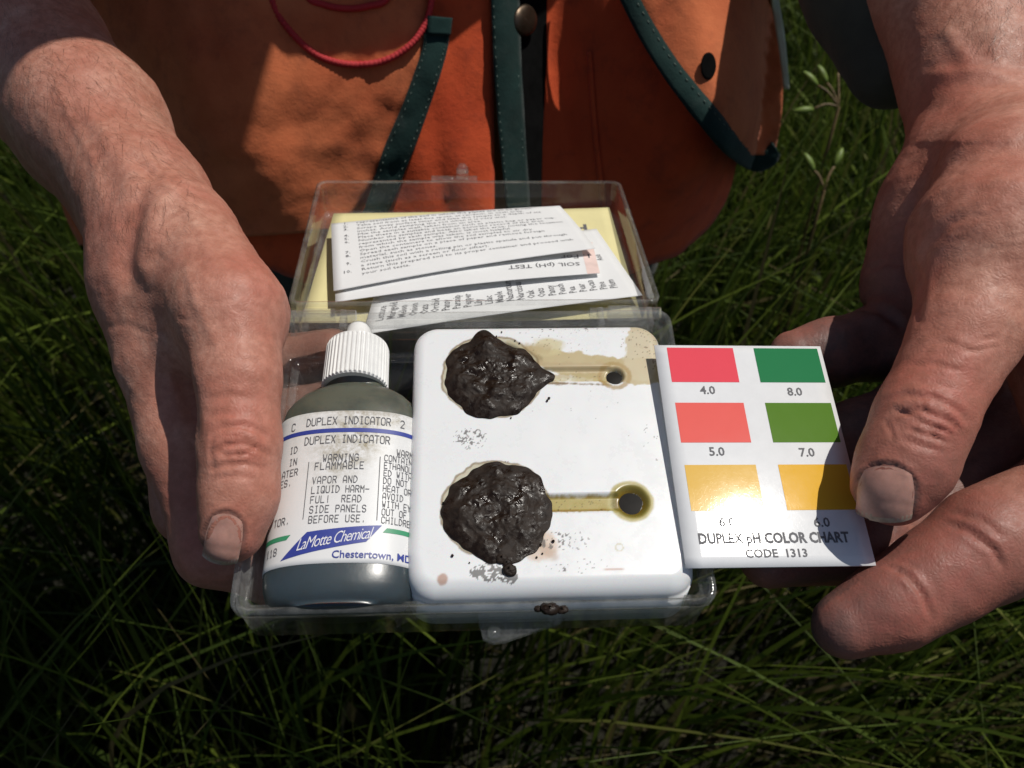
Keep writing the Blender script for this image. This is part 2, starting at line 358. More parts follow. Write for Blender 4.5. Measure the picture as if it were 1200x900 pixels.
# ------------------------------------------------------------------ kit case
def rrect(x0, x1, y0, y1, r, n=7):
    P = []
    for cx, cy, a0 in ((x1-r, y0+r, -90), (x1-r, y1-r, 0), (x0+r, y1-r, 90), (x0+r, y0+r, 180)):
        for i in range(n):
            a = math.radians(a0+90*i/(n-1)); P.append((cx+r*math.cos(a), cy+r*math.sin(a)))
    return np.array(P)
def tray(W, D, H, prof, r=.0038):
    V = []; m = 0
    for ins, z in prof:
        P = rrect(-W/2+ins, W/2-ins, ins, D-ins, max(r-ins, .0012)); m = len(P); V.append(np.c_[P, np.full(m, z)])
    F = gridf(len(prof), m, True).tolist(); F += [list(range(m))[::-1], [(len(prof)-1)*m+i for i in range(m)]]
    return np.vstack(V), F
kit = empty('kit_case', BASE)
tag(kit, 'open hinged clear plastic case holding the bottle, white plate and papers', 'case')
T = .0014
prof = [(.0022, -BH), (.0010, -BH+.0003), (.0004, -BH+.0012), (.0003, -.0030), (0, -.0028), (-.0005, -.0024), (-.0005, -.0006), (-.0002, 0), (.0012, 0), (.0014, -.0003), (.0014, -.0022), (.0028, -.0026), (.0031, -.0032), (.0033, -BH+.0030), (.0040, -BH+.0018), (.0052, -BH+.0014)]
FY = -.0021                                                   # the front wall stands a little before the fitted rim line
V, F = tray(BW, BD-FY, BH, prof); V = V+[0, FY, 0]; b = mesh('base_tray', V, F, [M['clear'], M['clear_edge']], kit)
mi = np.zeros(len(F), int); m = 28; mi[4*m:12*m] = 1; mi[0:3*m] = 1; mi[13*m:15*m] = 1; b.data.polygons.foreach_set('material_index', mi.astype(np.int32))
for p_ in b.data.polygons: p_.use_smooth = len(p_.vertices) == 4
def to_local(fr, W): p, ex, ey, n = fr; d = np.asarray(W)-p; return np.stack([d@ex, d@ey, d@n], -1)
def to_world(fr, L): p, ex, ey, n = fr; L = np.asarray(L); return p+L[..., :1]*ex+L[..., 1:2]*ey+L[..., 2:3]*n
profl = [(.0022, -LH), (.0008, -LH+.0004), (.0002, -LH+.0014), (.0001, -.0012), (0, 0), (.0014, 0), (.0016, -.0004), (.0017, -LH+.003), (.0026, -LH+.0018), (.0040, -LH+.0014)]
V, F = tray(LW, LD, LH, profl, .0034)
V = to_local(BASE, to_world(LID, V+[0, .0006, 0]))
b = mesh('lid', V, F, [M['clear'], M['clear_edge']], kit); mi = np.zeros(len(F), int); mi[3*m:6*m] = 1; mi[0:2*m] = 1; mi[7*m:9*m] = 1; b.data.polygons.foreach_set('material_index', mi.astype(np.int32))
for p_ in b.data.polygons: p_.use_smooth = len(p_.vertices) == 4
for px in (352, 712):                                        # hinges
    c = onplane(BASE, np.array(px), np.array(366), -.001)
    parts = [rbox(c[0]-.002, BD-.001, -.003, .0016, .006, .005), rbox(c[0]+.012, BD-.001, -.003, .0016, .006, .005), rbox(c[0]+.005, BD+.0018, -.0035, .009, .003, .004)]
    t_ = tube(np.array([[c[0]-.005, BD+.0008, -.0022], [c[0]+.005, BD+.0008, -.0022], [c[0]+.0155, BD+.0008, -.0022]]), .0017, 10); parts.append(t_)
    V, F = join(parts); mesh('hinge', V, F, M['clear_edge'], kit, smooth=False)
# latch tab on the front wall
tp = onplane(BASE, np.array([560, 566, 578, 592, 612, 655, 662]), np.array([728, 750, 755, 753, 746, 732, 726]), -.013)[:, :2]
V = np.vstack([np.c_[tp, np.full(7, -.0136)], np.c_[tp, np.full(7, -.0120)]]); F = [list(range(7))[::-1], list(range(7, 14))]+[[i, (i+1) % 7, 7+(i+1) % 7, 7+i] for i in range(7)]
c = onplane(BASE, np.array(579), np.array(741), -.0115)
tb = mesh('latch_tab', V, F, M['clear_edge'], kit, smooth=False); 
V, F = tube(np.array([[c[0], c[1], -.0120], [c[0], c[1], -.0110]]), .0016, 18); mesh('latch_stud', V, F, M['clear_edge'], tb)
c = onplane(LID, np.array(542), np.array(213), .0)           # catch on the far edge of the lid
parts = [rbox(c[0]-.003, LD+.0015, .0002, .017, .003, .0014), rbox(c[0], LD+.0015, .002, .0045, .0025, .0035)]
v, f = tube(np.array([[c[0], LD+.0015, .003], [c[0], LD+.0015, .0048], [c[0], LD+.0015, .006]]), [.0022, .0021, .0012], 12); parts.append((v, f))
V, F = join(parts); mesh('catch', to_local(BASE, to_world(LID, V)), F, M['clear_edge'], kit)

# ------------------------------------------------------------------ spot plate
PX0, PX1, PY0, PY1, PT, PB = -.0162, .0517, -.0002, .0779, .0022, -.0150
plate = empty('spot_plate', BASE); tag(plate, 'white plastic spot plate with two round wells, channels and dirty smears', 'spot plate')
def build_plate():
    nx, ny = 230, 250; u, v = np.meshgrid(np.linspace(-1, 1, nx), np.linspace(-1, 1, ny), indexing='ij'); u = u.ravel(); v = v.ravel()
    cx, cy, ax, ay, R = (PX0+PX1)/2, (PY0+PY1)/2, (PX1-PX0)/2, (PY1-PY0)/2, .0068
    x, y = u*ax, v*ay; mm = np.maximum(abs(u), abs(v))
    # pull the square's corners onto the rounded outline
    s = np.ones_like(x); bx, by = np.where(mm > 0, x/np.maximum(mm, 1e-6), 0), np.where(mm > 0, y/np.maximum(mm, 1e-6), 0)
    qx, qy = abs(bx)-(ax-R), abs(by)-(ay-R); corner = (qx > 0) & (qy > 0)
    lo, hi = np.full_like(x, .7), np.ones_like(x)
    for _ in range(30):
        md = (lo+hi)/2; d = np.hypot(np.maximum(abs(bx)*md-(ax-R), 0), np.maximum(abs(by)*md-(ay-R), 0))-R; lo = np.where(d < 0, md, lo); hi = np.where(d < 0, hi, md)
    s = np.where(corner, 1+(lo-1)*mm**4, 1); x, y = x*s, y*s
    qx, qy = abs(x)-(ax-R), abs(y)-(ay-R); d = np.hypot(np.maximum(qx, 0), np.maximum(qy, 0))+np.minimum(np.maximum(qx, qy), 0)-R
    rr = np.interp(y, [-.036, -.028], [.0052, .0032]); e = np.clip(d+rr, 0, rr); z = PT-(rr-np.sqrt(np.maximum(rr*rr-e*e, 0)))
    x += cx; y += cy
    def disc(px, py, r, dep, soft): return -dep*(1-smooth01(r-soft, r, np.hypot(x-px, y-py)))
    def chan(x0, x1, yy, w, dep): return -dep*(1-smooth01(w*.55, w, np.hypot(np.maximum(np.maximum(x0-x, x-x1), 0), y-yy)))
    dz = np.minimum.reduce([disc(.0053, .0603, .0122, .003, .0030), disc(.0055, .0212, .0122, .003, .0030), chan(.014, .036, .0608, .0026, .0011), chan(.014, .036, .0230, .0027, .0012),
                            disc(.0378, .0602, .0030, .0030, .0018), disc(.0383, .0230, .0046, .0024, .0030)])
    z = z+dz
    V = np.stack([x, y, z], 1); F = [gridf(nx, ny)]
    loop = np.r_[np.arange(nx)*ny, (nx-1)*ny+np.arange(1, ny), np.arange(nx-2, -1, -1)*ny+ny-1, np.arange(ny-2, 0, -1)]
    L = len(loop); rows = []; Vs = [V]; prev = loop; base = len(V); cen = np.array([cx, cy, 0])
    for zz, sc in ((-.003, 1.004), (-.008, 1.010), (PB+.0008, 1.016), (PB, 1.010)):
        w_ = V[loop].copy(); w_[:, :2] = cen[:2]+(w_[:, :2]-cen[:2])*sc; w_[:, 2] = zz; Vs.append(w_); cur = base+np.arange(L); base += L
        F.append(np.stack([prev, np.roll(prev, -1), np.roll(cur, -1), cur], 1)[:, ::-1]); prev = cur
    VA = np.vstack(Vs); FA = np.vstack(F)[:, ::-1] if False else np.vstack([F[0]]+[f[:, ::-1] for f in F[1:]])
    # stains: every mark has its own outline
    x, y = VA[:, 0]*1e3, VA[:, 1]*1e3; n1 = n2(x, y, .35, 4); n3 = n2(x, y, 1.3, 4, 5.); nf = n2(x, y, 3.1, 3, 8.)
    col = np.tile([.80, .815, .82], (len(x), 1)); mask = np.zeros(len(x))
    def lay(a, c):
        nonlocal mask
        a = np.clip(a, 0, 1); new = a+mask*(1-a)
        col[:] = np.where(new[:, None] > 1e-4, (col*(mask*(1-a))[:, None]+np.array(c)*a[:, None])/np.maximum(new, 1e-4)[:, None], col); mask = new
    def blob(px, py, rx, ry, soft=.25, nz=.35): return 1-smooth01(1-soft, 1+soft, np.hypot((x-px)/rx, (y-py)/ry)+nz*n1+.15*n3)
    def capsule(x0, y0, x1, y1, r, soft=.8, nz=1.2):
        dx, dy = x1-x0, y1-y0; t = np.clip(((x-x0)*dx+(y-y0)*dy)/(dx*dx+dy*dy), 0, 1); return 1-smooth01(-soft, soft, np.hypot(x-x0-t*dx, y-y0-t*dy)-r+nz*n1*1.2+.5*n3)
    cream = (.50, .405, .21); tan = (.47, .37, .21); brown = (.16, .10, .05)
    # upper spread
    lay(.95*capsule(10, 68, 38, 62.5, 3.4, .35), cream); lay(.9*capsule(36, 61.5, 50, 62, 4.0, .35), cream); lay(.92*capsule(45, 63, 48, 77, 4.3, .35), (.58, .50, .33)); lay(.7*capsule(10, 70.5, 17, 66, 1.4, .5), (.30, .24, .12))
    lay(.85*blob(20.5, 70, 4.2, 3.0), (.60, .53, .30)); lay(.6*capsule(10, 70, 20, 69, 1.5), tan)
    lay(.85*capsule(14, 64.3, 39, 62.8, .8, .6), tan); lay(.6*capsule(16, 61.2, 35, 60.4, .5, .4), (.36, .25, .10)); lay(.9*capsule(14, 58.3, 37, 57.2, .30, .25, .4), (.20, .12, .04)); lay(.5*capsule(16, 59.6, 36, 59, .5, .4), (.52, .42, .20)); lay(.5*capsule(17, 60.5, 36, 60, .8, .5), (.5, .44, .22))
    ring = np.hypot(x-37.8, y-60.2); lay(.8*(1-smooth01(.3, .9, abs(ring-3.9)+.4*n3)), (.40, .27, .10))
    lay(.9*((nf > .42) & (blob(47, 70, 6, 8) > .3)), brown); lay(.7*((nf > .5) & (blob(22, 68, 9, 4) > .3)), brown); lay(.75*((nf > .52) & (blob(28, 60, 12, 2.5) > .3)), brown)
    # halo of both wells
    for cx_, cy_ in ((5.3, 60.2), (5.6, 21.2)):
        dd = np.hypot(x-cx_, y-cy_)+.7*n1; lay(.8*(1-smooth01(12.9, 13.5, dd+.5*(x-cx_)/13-.5*(y-cy_)/13)), (.50, .46, .31)); lay(.75*(1-smooth01(.12, .45, abs(dd+.5*(x-cx_)/13-.5*(y-cy_)/13-13.15))), (.22, .15, .07))
    # lower channel
    lay(.95*capsule(14, 23, 37, 22.9, 2.2, .5, .45), (.38, .30, .060)); lay(.7*capsule(15, 21.2, 36, 21.0, .3, .3, .5), (.28, .15, .05)); lay(.6*capsule(16, 24.9, 34, 24.8, .3, .3, .4), (.30, .20, .05))
    lay(.9*((nf > .40) & (capsule(18, 22.8, 35, 22.6, 1.6) > .5)), (.13, .09, .02))
    dd = np.hypot(x-38.2, y-23)+.35*n1; lay(1-smooth01(5.2, 5.9, dd), (.46, .40, .16)); lay(1-smooth01(4.0, 5.2, dd), (.20, .16, .03)); lay(1-smooth01(2.9, 3.9, dd), (.24, .15, .012)); lay(1-smooth01(2.5, 3.1, dd), (.03, .025, .012))
    # pinkish smear, crumbs
    lay(.75*blob(15.5, 12, 4.2, 3.6), (.62, .46, .34)); lay(.5*capsule(12, 14, 19, 9, 1.0), (.45, .3, .2))
    g = (.075, .066, .06)
    for px, py, rx, ry, th in ((-.8, 41.4, 4.0, 3.2, -.02), (3.0, 5.6, 3.8, 2.1, -.25), (7.4, 4.4, 2.2, 1.5, -.35), (21.5, 13, 6, 2.4, .02), (24, 7, 8, 2.0, .15), (45, 40, 2.4, 5.5, .25), (22, 74.8, 9, 1.8, .14), (30, 45, 18, 11, .5), (10, 33.8, 9, 2, .4), (33, 76.3, 2, .7, -.1)):
        lay(.8*((n3+.45*nf > th+.15) & (blob(px, py, rx, ry, .3) > .3)), g)
    lay(.8*blob(-7.8, 4.0, 1.2, 1.2), (.44, .25, .17)); lay(.7*blob(32, 5.6, 2.6, .3), (.5, .32, .26)); lay(.6*((np.abs(np.hypot(x-34, y-11)-.9) < .25)), (.55, .5, .35))
    lay(.9*(nf+.35*n3 > .86), (.28, .25, .22)); mask[VA[:, 2] < PT-.0016] = 0
    o = mesh('plate_body', VA, FA, M['plate'], plate, attrs={'stain': col, 'mask': np.clip(mask, 0, 1)}); return o
build_plate()

def soil(name_label, lx, ly, R, seed, tail=None, lobes=()):
    root = empty('soil_sample', (to_world(BASE, np.array([lx, ly, PT-.002])),)+BASE[1:])
    tag(root, name_label, 'soil sample', 'wet soil samples in the plate wells')
    n, m = 70, 150; r = np.linspace(0, 1, n)[:, None]; th = np.linspace(0, 2*np.pi, m, endpoint=False)[None]
    edge = R*(1+.02*np.sin(th*3+seed)+.03*np.sin(th*7+2*seed)+.014*np.sin(th*13+seed*3)+.008*np.sin(th*23+seed))
    for a, w_, amp in lobes: edge = edge+amp*np.exp(-(np.angle(np.exp(1j*(th-math.radians(a))))/math.radians(w_))**2)
    x = (r*edge*np.cos(th)).ravel(); y = (r*edge*np.sin(th)).ravel(); q = (r+0*th).ravel()
    z = .0017*(1-q**3.5)+(.0012*n2(x+seed, y, 170, 2)+.0004*n2(x, y+seed, 480, 2)+.00015*n2(x, y, 1500, 2))*(1-q**6)
    z += .0018*np.exp(-(((x+.002)/.003)**2+((y-.009)/.003)**2))*(seed < 2); z = z+.0022
    V = np.stack([x, y, z], 1); V = np.vstack([V, np.stack([x[-m:]*.98, y[-m:]*.98, np.full(m, .0002)], 1)])
    F = gridf(n+1, m, True)
    mesh('soil_clod', V, F, M['soil'], root)
    for i in range(7):
        a = random.uniform(0, 2*np.pi); d = R*random.uniform(1.0, 1.3); s = random.uniform(.00015, .0004)
        v, f = lump(s, i+seed); v = v+[d*math.cos(a), d*math.sin(a), .0022+s*.3]
        CR.append((v, f))
    for (bx, by, br) in (tail or ()): v, f = lump(br, seed, 18, 12); CR.append((v*[1, 1, .7]+[bx, by, .0022], f))
    V, F = join(CR); CR.clear(); c = mesh('crumbs', V, F, M['soil'], root); c['kind'] = 'stuff'
    return root
CR = []
def lump(r, seed, nu=8, nv=6):
    th, ph = np.meshgrid(np.linspace(0, 2*np.pi, nu, endpoint=False), np.linspace(.15, np.pi-.15, nv)); d = np.stack([np.sin(ph)*np.cos(th), np.sin(ph)*np.sin(th), np.cos(ph)], -1).reshape(-1, 3)
    V = d*r*(1+.45*noise3(d*1.4+seed*3.1, 1, 2))[:, None]; F = gridf(nv, nu, True).tolist()+[list(range(nu)), [(nv-1)*nu+i for i in range(nu)][::-1]]
    return V, F
soil('wet black soil sample in the upper well with a crumbling peak', .0053, .0602, .0129, 1.3, lobes=((100, 14, .0026), (0, 9, .0032), (150, 25, .0006), (60, 30, -.0012)))
soil('wet black soil sample in the lower well with a drip at its lower edge',   .0056, .0211, .0130, 4.1, tail=((.0016, -.0134, .0010), (.0020, -.0150, .0015), (.0024, -.0155, .0012), (.0004, -.0122, .0014)), lobes=((-82, 16, .0014), (180, 12, .0010), (40, 25, .0006)))
for lx, ly, r, lab in ((.0378, .0602, .0021, 'small black liquid pool at the end of the upper channel'), (.0381, .0229, .0030, 'dark liquid pool at the end of the olive lower channel')):
    root = tag(mesh('indicator_drop', *(lambda q: (q[0], q[1]))((lambda n, m: (np.stack([(np.linspace(0, 1, n)[:, None]*r*(1+.08*np.sin(3*np.linspace(0, 6.283, m, endpoint=False)[None]))*np.cos(np.linspace(0, 6.283, m, endpoint=False)[None])).ravel(),
        (np.linspace(0, 1, n)[:, None]*r*np.sin(np.linspace(0, 6.283, m, endpoint=False)[None])).ravel(), np.repeat(.00008*(1-np.linspace(0, 1, n)**2), m)], 1), gridf(n, m, True)))(8, 28)), M['drop']), lab, 'liquid drop', 'indicator drops in the small wells')
    root.matrix_world = empty_frame if False else Matrix([[BASE[1][i], BASE[2][i], BASE[3][i], to_world(BASE, np.array([lx, ly, PT-.0014]))[i]] for i in range(3)]+[[0, 0, 0, 1]])
v, f = join([lump(.0016, 3, 14, 9), (lump(.0010, 8, 12, 8)[0]+[.0022, 0, -.0004], lump(.0010, 8, 12, 8)[1]), (lump(.0008, 5)[0]+[-.002, .0003, -.0005], lump(.0008, 5)[1])])
cr = tag(mesh('soil_crumb', v*[1.3, 1, .8], f, M['soil']), 'small dark soil crumb on the front rim of the case below the plate', 'crumb')
cr.location = to_world(BASE, np.array(onplane(BASE, np.array(644), np.array(714), .0006)))

# ------------------------------------------------------------------ lettering
def font_mesh(txt, size, align='LEFT', off=0., shear=0., spacing=1., res=2):
    c = bpy.data.curves.new('lettering', 'FONT'); c.body = txt; c.size = size; c.align_x = align; c.offset = off; c.shear = shear; c.space_character = spacing; c.resolution_u = res
    ob = bpy.data.objects.new('lettering', c); COL.objects.link(ob); dg = bpy.context.evaluated_depsgraph_get()
    me = bpy.data.meshes.new_from_object(ob.evaluated_get(dg)); V = np.array([v.co[:2] for v in me.vertices]).reshape(-1, 2); F = [list(p.vertices) for p in me.polygons]
    bpy.data.objects.remove(ob); bpy.data.curves.remove(c); bpy.data.meshes.remove(me); return V, F
STROKES = {'A': ['04 00', '40 44', '02 42', '04 16 36 44'], 'B': ['00 06 36 45 44 33 03', '33 42 41 30 00'], 'C': ['45 36 16 05 01 10 30 41'], 'D': ['00 06 26 44 42 20 00'], 'E': ['46 06 00 40', '03 33'], 'F': ['46 06 00', '03 33'],
 'G': ['45 36 16 05 01 10 30 41 43 23'], 'H': ['00 06', '40 46', '03 43'], 'I': ['16 36', '26 20', '10 30'], 'J': ['36 31 20 10 01'], 'K': ['00 06', '46 03 40'], 'L': ['06 00 40'], 'M': ['00 06 23 46 40'], 'N': ['00 06 40 46'], 'O': ['10 01 05 16 36 45 41 30 10'],
 'P': ['00 06 36 45 44 33 03'], 'Q': ['10 01 05 16 36 45 41 30 10', '22 40'], 'R': ['00 06 36 45 44 33 03', '23 40'], 'S': ['01 10 30 41 42 33 13 04 05 16 36 45'], 'T': ['06 46', '26 20'], 'U': ['06 01 10 30 41 46'], 'V': ['06 20 46'], 'W': ['06 10 23 30 46'], 'X': ['00 46', '06 40'], 'Y': ['06 23 46', '23 20'],
 'Z': ['06 46 00 40'], '1': ['15 26 20', '10 30'], '8': ['13 04 05 16 36 45 44 33 13 02 01 10 30 41 42 33'], '2': ['05 16 36 45 44 00 40'], '.': ['20 21'], ',': ['21 10'], '!': ['26 22', '20 21'], '-': ['03 43']}
def stroke_text(txt, h, w=.62, sw=.085):
    """thin dot-matrix like capitals; h cap height, w advance / h"""
    V = []; F = []; x = 0; s = h/6.
    for ch in txt:
        for st in STROKES.get(ch, []):
            P = np.array([(int(q[0]), int(q[1])) for q in st.split()], float)*[s*.68, s]+[x, 0]
            for a, b in zip(P[:-1], P[1:]):
                d = b-a; L = np.linalg.norm(d); d /= L; nrm = np.array([-d[1], d[0]])*h*sw/2; a = a-d*h*sw*.4; b = b+d*h*sw*.4; i = len(V)
                V += [a-nrm, b-nrm, b+nrm, a+nrm]; F.append([i, i+1, i+2, i+3])
        x += h*w
    return np.array(V).reshape(-1, 2), F, x

# ------------------------------------------------------------------ indicator bottle
BX, BZ, HWX, HWZ = -.0322, -.0048, .0182, .0090
BOT = (to_world(BASE, np.array([BX, .0022, BZ])),)+BASE[1:]
bottle = empty('indicator_bottle', BOT); tag(bottle, 'small flat dropper bottle of dark indicator with a white cap and printed label', 'bottle')
def sec(a, c, n=72, e=2.3):
    t = np.linspace(0, 2*np.pi, n, endpoint=False); return np.stack([a*np.sign(np.cos(t))*abs(np.cos(t))**(2/e), c*np.sign(np.sin(t))*abs(np.sin(t))**(2/e)], 1)
rings = []
for y, q, ee in [(-.0026, .0, 0), (-.0031, .62, 2.3), (-.0030, .72, 2.3), (-.0022, .84, 2.3), (-.0006, .93, 2.3), (.0016, .975, 2.3), (.004, .995, 2.3), (.008, 1, 2.3), (.044, 1, 2.3), (.0475, .992, 2.3), (.0505, .955, 2.3), (.0530, .88, 2.25), (.0552, .77, 2.2), (.0568, .65, 2.1), (.0578, .55, 2.0), (.0584, .48, 2)]:
    a = max(HWX*q, 1e-4); c = HWZ*max(q, .0)**.45 if q > .5 else HWZ*(q+.18 if q else .01)
    if q >= .7: c = HWZ*min(1, .55+.45*(q-.48)/.52) if y > .03 else HWZ*(q if y < .004 else 1)
    if y > .0555: c = min(HWZ*(.55+.45*(q-.48)/.52), a)
    s = sec(a, c, 72, ee or 2); rings.append(np.stack([s[:, 0], np.full(72, y), s[:, 1]], 1))
rings += [np.stack([.0074*np.cos(t), np.full(72, yy), .0074*np.sin(t)], 1) for yy in (.0595, .064) for t in [np.linspace(0, 2*np.pi, 72, endpoint=False)]]
V = np.vstack(rings); F = gridf(len(rings), 72, True); mesh('bottle_body', V, F, M['bottle'], bottle)
# cap with its ribs, nozzle
nr = 44; t = np.arange(nr*4)*2*np.pi/(nr*4); rib = np.where((np.arange(nr*4) % 4) < 2, 1, .955)
rows = [(.0592, .93, 0), (.0596, 1, 1), (.0716, .975, 1), (.0722, .965, .3), (.0730, .93, 0), (.0736, .84, 0), (.0737, .50, 0)]
V = np.vstack([np.stack([.0090*q*np.where(k_, rib, 1)*np.cos(t), np.full(len(t), y), .0090*q*np.where(k_, rib, 1)*np.sin(t)], 1) for y, q, k_ in rows]); F = gridf(len(rows), len(t), True).tolist()+[list(range(len(t)))]
cap = mesh('cap', V, F, M['cap'], bottle, smooth=False)
t = np.linspace(0, 2*np.pi, 32, endpoint=False); rows = [(.0734, .0050), (.0742, .0046), (.0765, .0039), (.0792, .0034), (.0800, .0033), (.0804, .0029), (.0805, .0014), (.0803, .0001)]
V = np.vstack([np.stack([r*np.cos(t), np.full(32, y), r*np.sin(t)], 1) for y, r in rows]); mesh('nozzle', V, gridf(len(rows), 32, True), M['cap'], cap)
# label wrapped over the upper side
_t = np.linspace(-.14*np.pi, 1.14*np.pi, 400); _P = np.stack([-HWX*np.sign(np.cos(_t))*abs(np.cos(_t))**(2/2.3), HWZ*np.sign(np.sin(_t))*abs(np.sin(_t))**(2/2.3)], 1)
_s = np.r_[0, np.cumsum(np.linalg.norm(np.diff(_P, axis=0), axis=1))]; _i0 = np.argmin(abs(_t-np.pi/2)); _s -= _s[_i0]
_n = np.gradient(_P, axis=0); _n = np.stack([-_n[:, 1], _n[:, 0]], 1); _n /= np.linalg.norm(_n, axis=1)[:, None]; _n *= np.sign((_n*_P).sum(1).mean())
def wrap(uv, off):
    u, v = uv[:, 0], uv[:, 1]; x = np.interp(u, _s, _P[:, 0])+off*np.interp(u, _s, _n[:, 0]); z = np.interp(u, _s, _P[:, 1])+off*np.interp(u, _s, _n[:, 1]); return np.stack([x, v, z], 1)
LS = .0262; V0, V1 = .0056, .0468
u, v = np.meshgrid(np.linspace(-LS, LS, 90), np.linspace(V0, V1, 30), indexing='ij'); uv = np.stack([u.ravel(), v.ravel()], 1)
sm = np.exp(-(((uv[:, 0]-.001-.35*(uv[:, 1]-.036))/.0055)**2+((uv[:, 1]-.037)/.0085)**2))*1.6+.35*np.exp(-(((uv[:, 0])/.014)**2+((uv[:, 1]-.040)/.008)**2))+.9*np.exp(-(((uv[:, 0]-.013)/.003)**2+((uv[:, 1]-.045)/.002)**2))+.5*np.exp(-(((uv[:, 0]+.003)/.012)**2+((uv[:, 1]-.0465)/.0012)**2))
lab = mesh('label', wrap(uv, .00012), gridf(90, 30), M['label'], bottle, attrs={'smudge': np.clip(sm, 0, 1)}); solid(lab, .0001, 1)
def lab_poly(name, P, mat, off, n=40):
    """P: quad (u,v) x4, subdivided along u"""
    a = np.array(P, float); q = np.linspace(0, 1, n)[:, None]; lo = a[0]*(1-q)+a[1]*q; hi = a[3]*(1-q)+a[2]*q; m_ = 24
    return mesh(name, wrap(np.vstack([lo*(1-k_)+hi*k_ for k_ in np.linspace(0, 1, m_)]), off), gridf(m_, n), mat, lab)
lab_poly('blue_stripe', [(-LS, .0404), (LS, .0404), (LS, .0416), (-LS, .0416)], M['ink_blue'], .0002, 80)
lab_poly('green_stripe', [(-LS, .0122), (-.0125, .0122), (-.0115, .0134), (-LS, .0134)], M['ink_green'], .0002)
lab_poly('green_stripe', [(.0102, .0134), (LS, .0134), (LS, .0146), (.0112, .0146)], M['ink_green'], .0002)
lab_poly('emblem', [(-.0135, .0071), (.0065, .0108), (.0100, .0152), (-.0075, .0136)], M['ink_blue'], .0002, 90)
texts = []
def put(txt, u, v, h, w=.66, sw=.10, rot=0.):
    V, F, L = stroke_text(txt, h, w, sw); texts.append((V+[u, v], F))
put('DUPLEX INDICATOR', -.0103, .0428, .0021, .64); put('DUPLEX INDICATOR', -.0103, .0374, .0021, .64); put('2', .0135, .0428, .0021); put('C', -.0145, .0423, .0021)
put('WARNING', -.0052, .0322, .0019, .68); put('FLAMMABLE', -.0070, .0300, .0019, .72)
for i, s in enumerate(('VAPOR AND', 'LIQUID HARM-', 'FUL!  READ', 'SIDE PANELS', 'BEFORE USE.')): put(s, -.0073, .0262-i*.0026, .00178, .70 if len(s) < 12 else .66)
for i, s in enumerate(('CONTAINS', 'ETHANOL', 'ED WITH', 'DO NOT', 'HEAT OR', 'AVOID', 'WITH EYES', 'OUT OF', 'CHILDREN')): put(s, .0098, .0326-i*.00210, .00162, .66)
put('WARN', .0128, .0345, .0018, .66)
for s, u, v in (('ID', -.0142, .0356), ('IN', -.0140, .0322), ('ATER', -.0158, .0292), ('ES.', -.0160, .0266), ('TOR.', -.0166, .0163), ('118', -.0180, .0088)): put(s, u, v, .0018, .66)
for x0, y0, y1 in ((-.0088, .0170, .0324), (.0086, .0164, .0336)):
    texts.append((np.array([(x0, y0), (x0+.00018, y0), (x0+.00018, y1), (x0, y1)]), [[0, 1, 2, 3]]))
V, F = join(texts); mesh('printed_text', wrap(V, .00030), F, M['ink_soft'], lab, smooth=False)
V, F = font_mesh('LaMotte Chemical', .0040, off=-.00002, shear=.42, spacing=.86, res=3); V = V*[.68, 1.05]; V = V+np.stack([0*V[:, 0], V[:, 0]*.155], 1)
mesh('emblem_lettering', wrap(V+[-.0098, .0090], .00032), F, M['white_print'], lab, smooth=False)
V, F = font_mesh('Chestertown, MD 21', .0026, off=.00003, res=3); mesh('address_text', wrap(V*[.98, 1]+[-.0012, .0068], .00032), F, M['ink_blue'], lab, smooth=False)

# ------------------------------------------------------------------ colour chart card
card = empty('color_chart', CARD); tag(card, 'glossy white colour chart card with six pH colour squares held by the thumb', 'card')
KW, KD = .04659*cs, .0628*cs
def cz(V): V = np.array(V, float); V[:, 2] += -.05*(V[:, 1]-.036)**2; return V
u, v = np.meshgrid(np.linspace(-KW/2, KW/2, 12), np.linspace(0, KD, 24), indexing='ij'); V = cz(np.stack([u.ravel(), v.ravel(), 0*u.ravel()], 1)); F = gridf(12, 24)[:, ::-1]
solid(mesh('card_stock', V, F, M['card'], card), .0005, -1)
rowsY = ((.0511, .0620), (.0331, .0448), (.0144, .0268)); i = 0
for ya, yb in rowsY:
    for xa, xb in ((-.0200, -.0016), (.0042, .0222)):
        q = cs; mm_ = glossy_card('print_%s' % ('coral', 'green', 'salmon', 'olive', 'mustard', 'amber')[i], SWATCH[i], .012)
        u, v = np.meshgrid(np.linspace(xa, xb, 4), np.linspace(ya, yb, 8), indexing='ij'); s = mesh('swatch', cz(np.stack([u.ravel()*q, v.ravel()*q, np.full(32, .00006)], 1)), gridf(4, 8)[:, ::-1], mm_, card)
        s['label'] = ('coral red printed square', 'dark green printed square', 'salmon pink printed square', 'olive green printed square', 'mustard yellow printed square', 'amber yellow printed square')[i]; i += 1
tx = []
for s, x, y, h in (('4.0', -.0107, .0475, .0034), ('8.0', .0130, .0471, .0034), ('5.0', -.0111, .0294, .0034), ('7.0', .0125, .0291, .0034), ('6.0', -.0116, .0103, .0034), ('6.0', .0122, .0100, .0034)):
    V, F = font_mesh(s, h, 'CENTER', .00006); tx.append((V+[x, y], F))
V, F = font_mesh('DUPLEX pH COLOR CHART', .0037, 'CENTER', .00013); w_ = np.ptp(V[:, 0]); tx.append((V*[.0375/w_, 1]+[-.0006, .0060], F))
V, F = font_mesh('CODE  1313', .0029, 'CENTER', .00006); tx.append((V+[-.0007, .0024], F))
V, F = join(tx); mesh('printed_text', cz(np.c_[V*cs, np.full(len(V), .00009)]), F, M['ink_soft'], card, smooth=False)

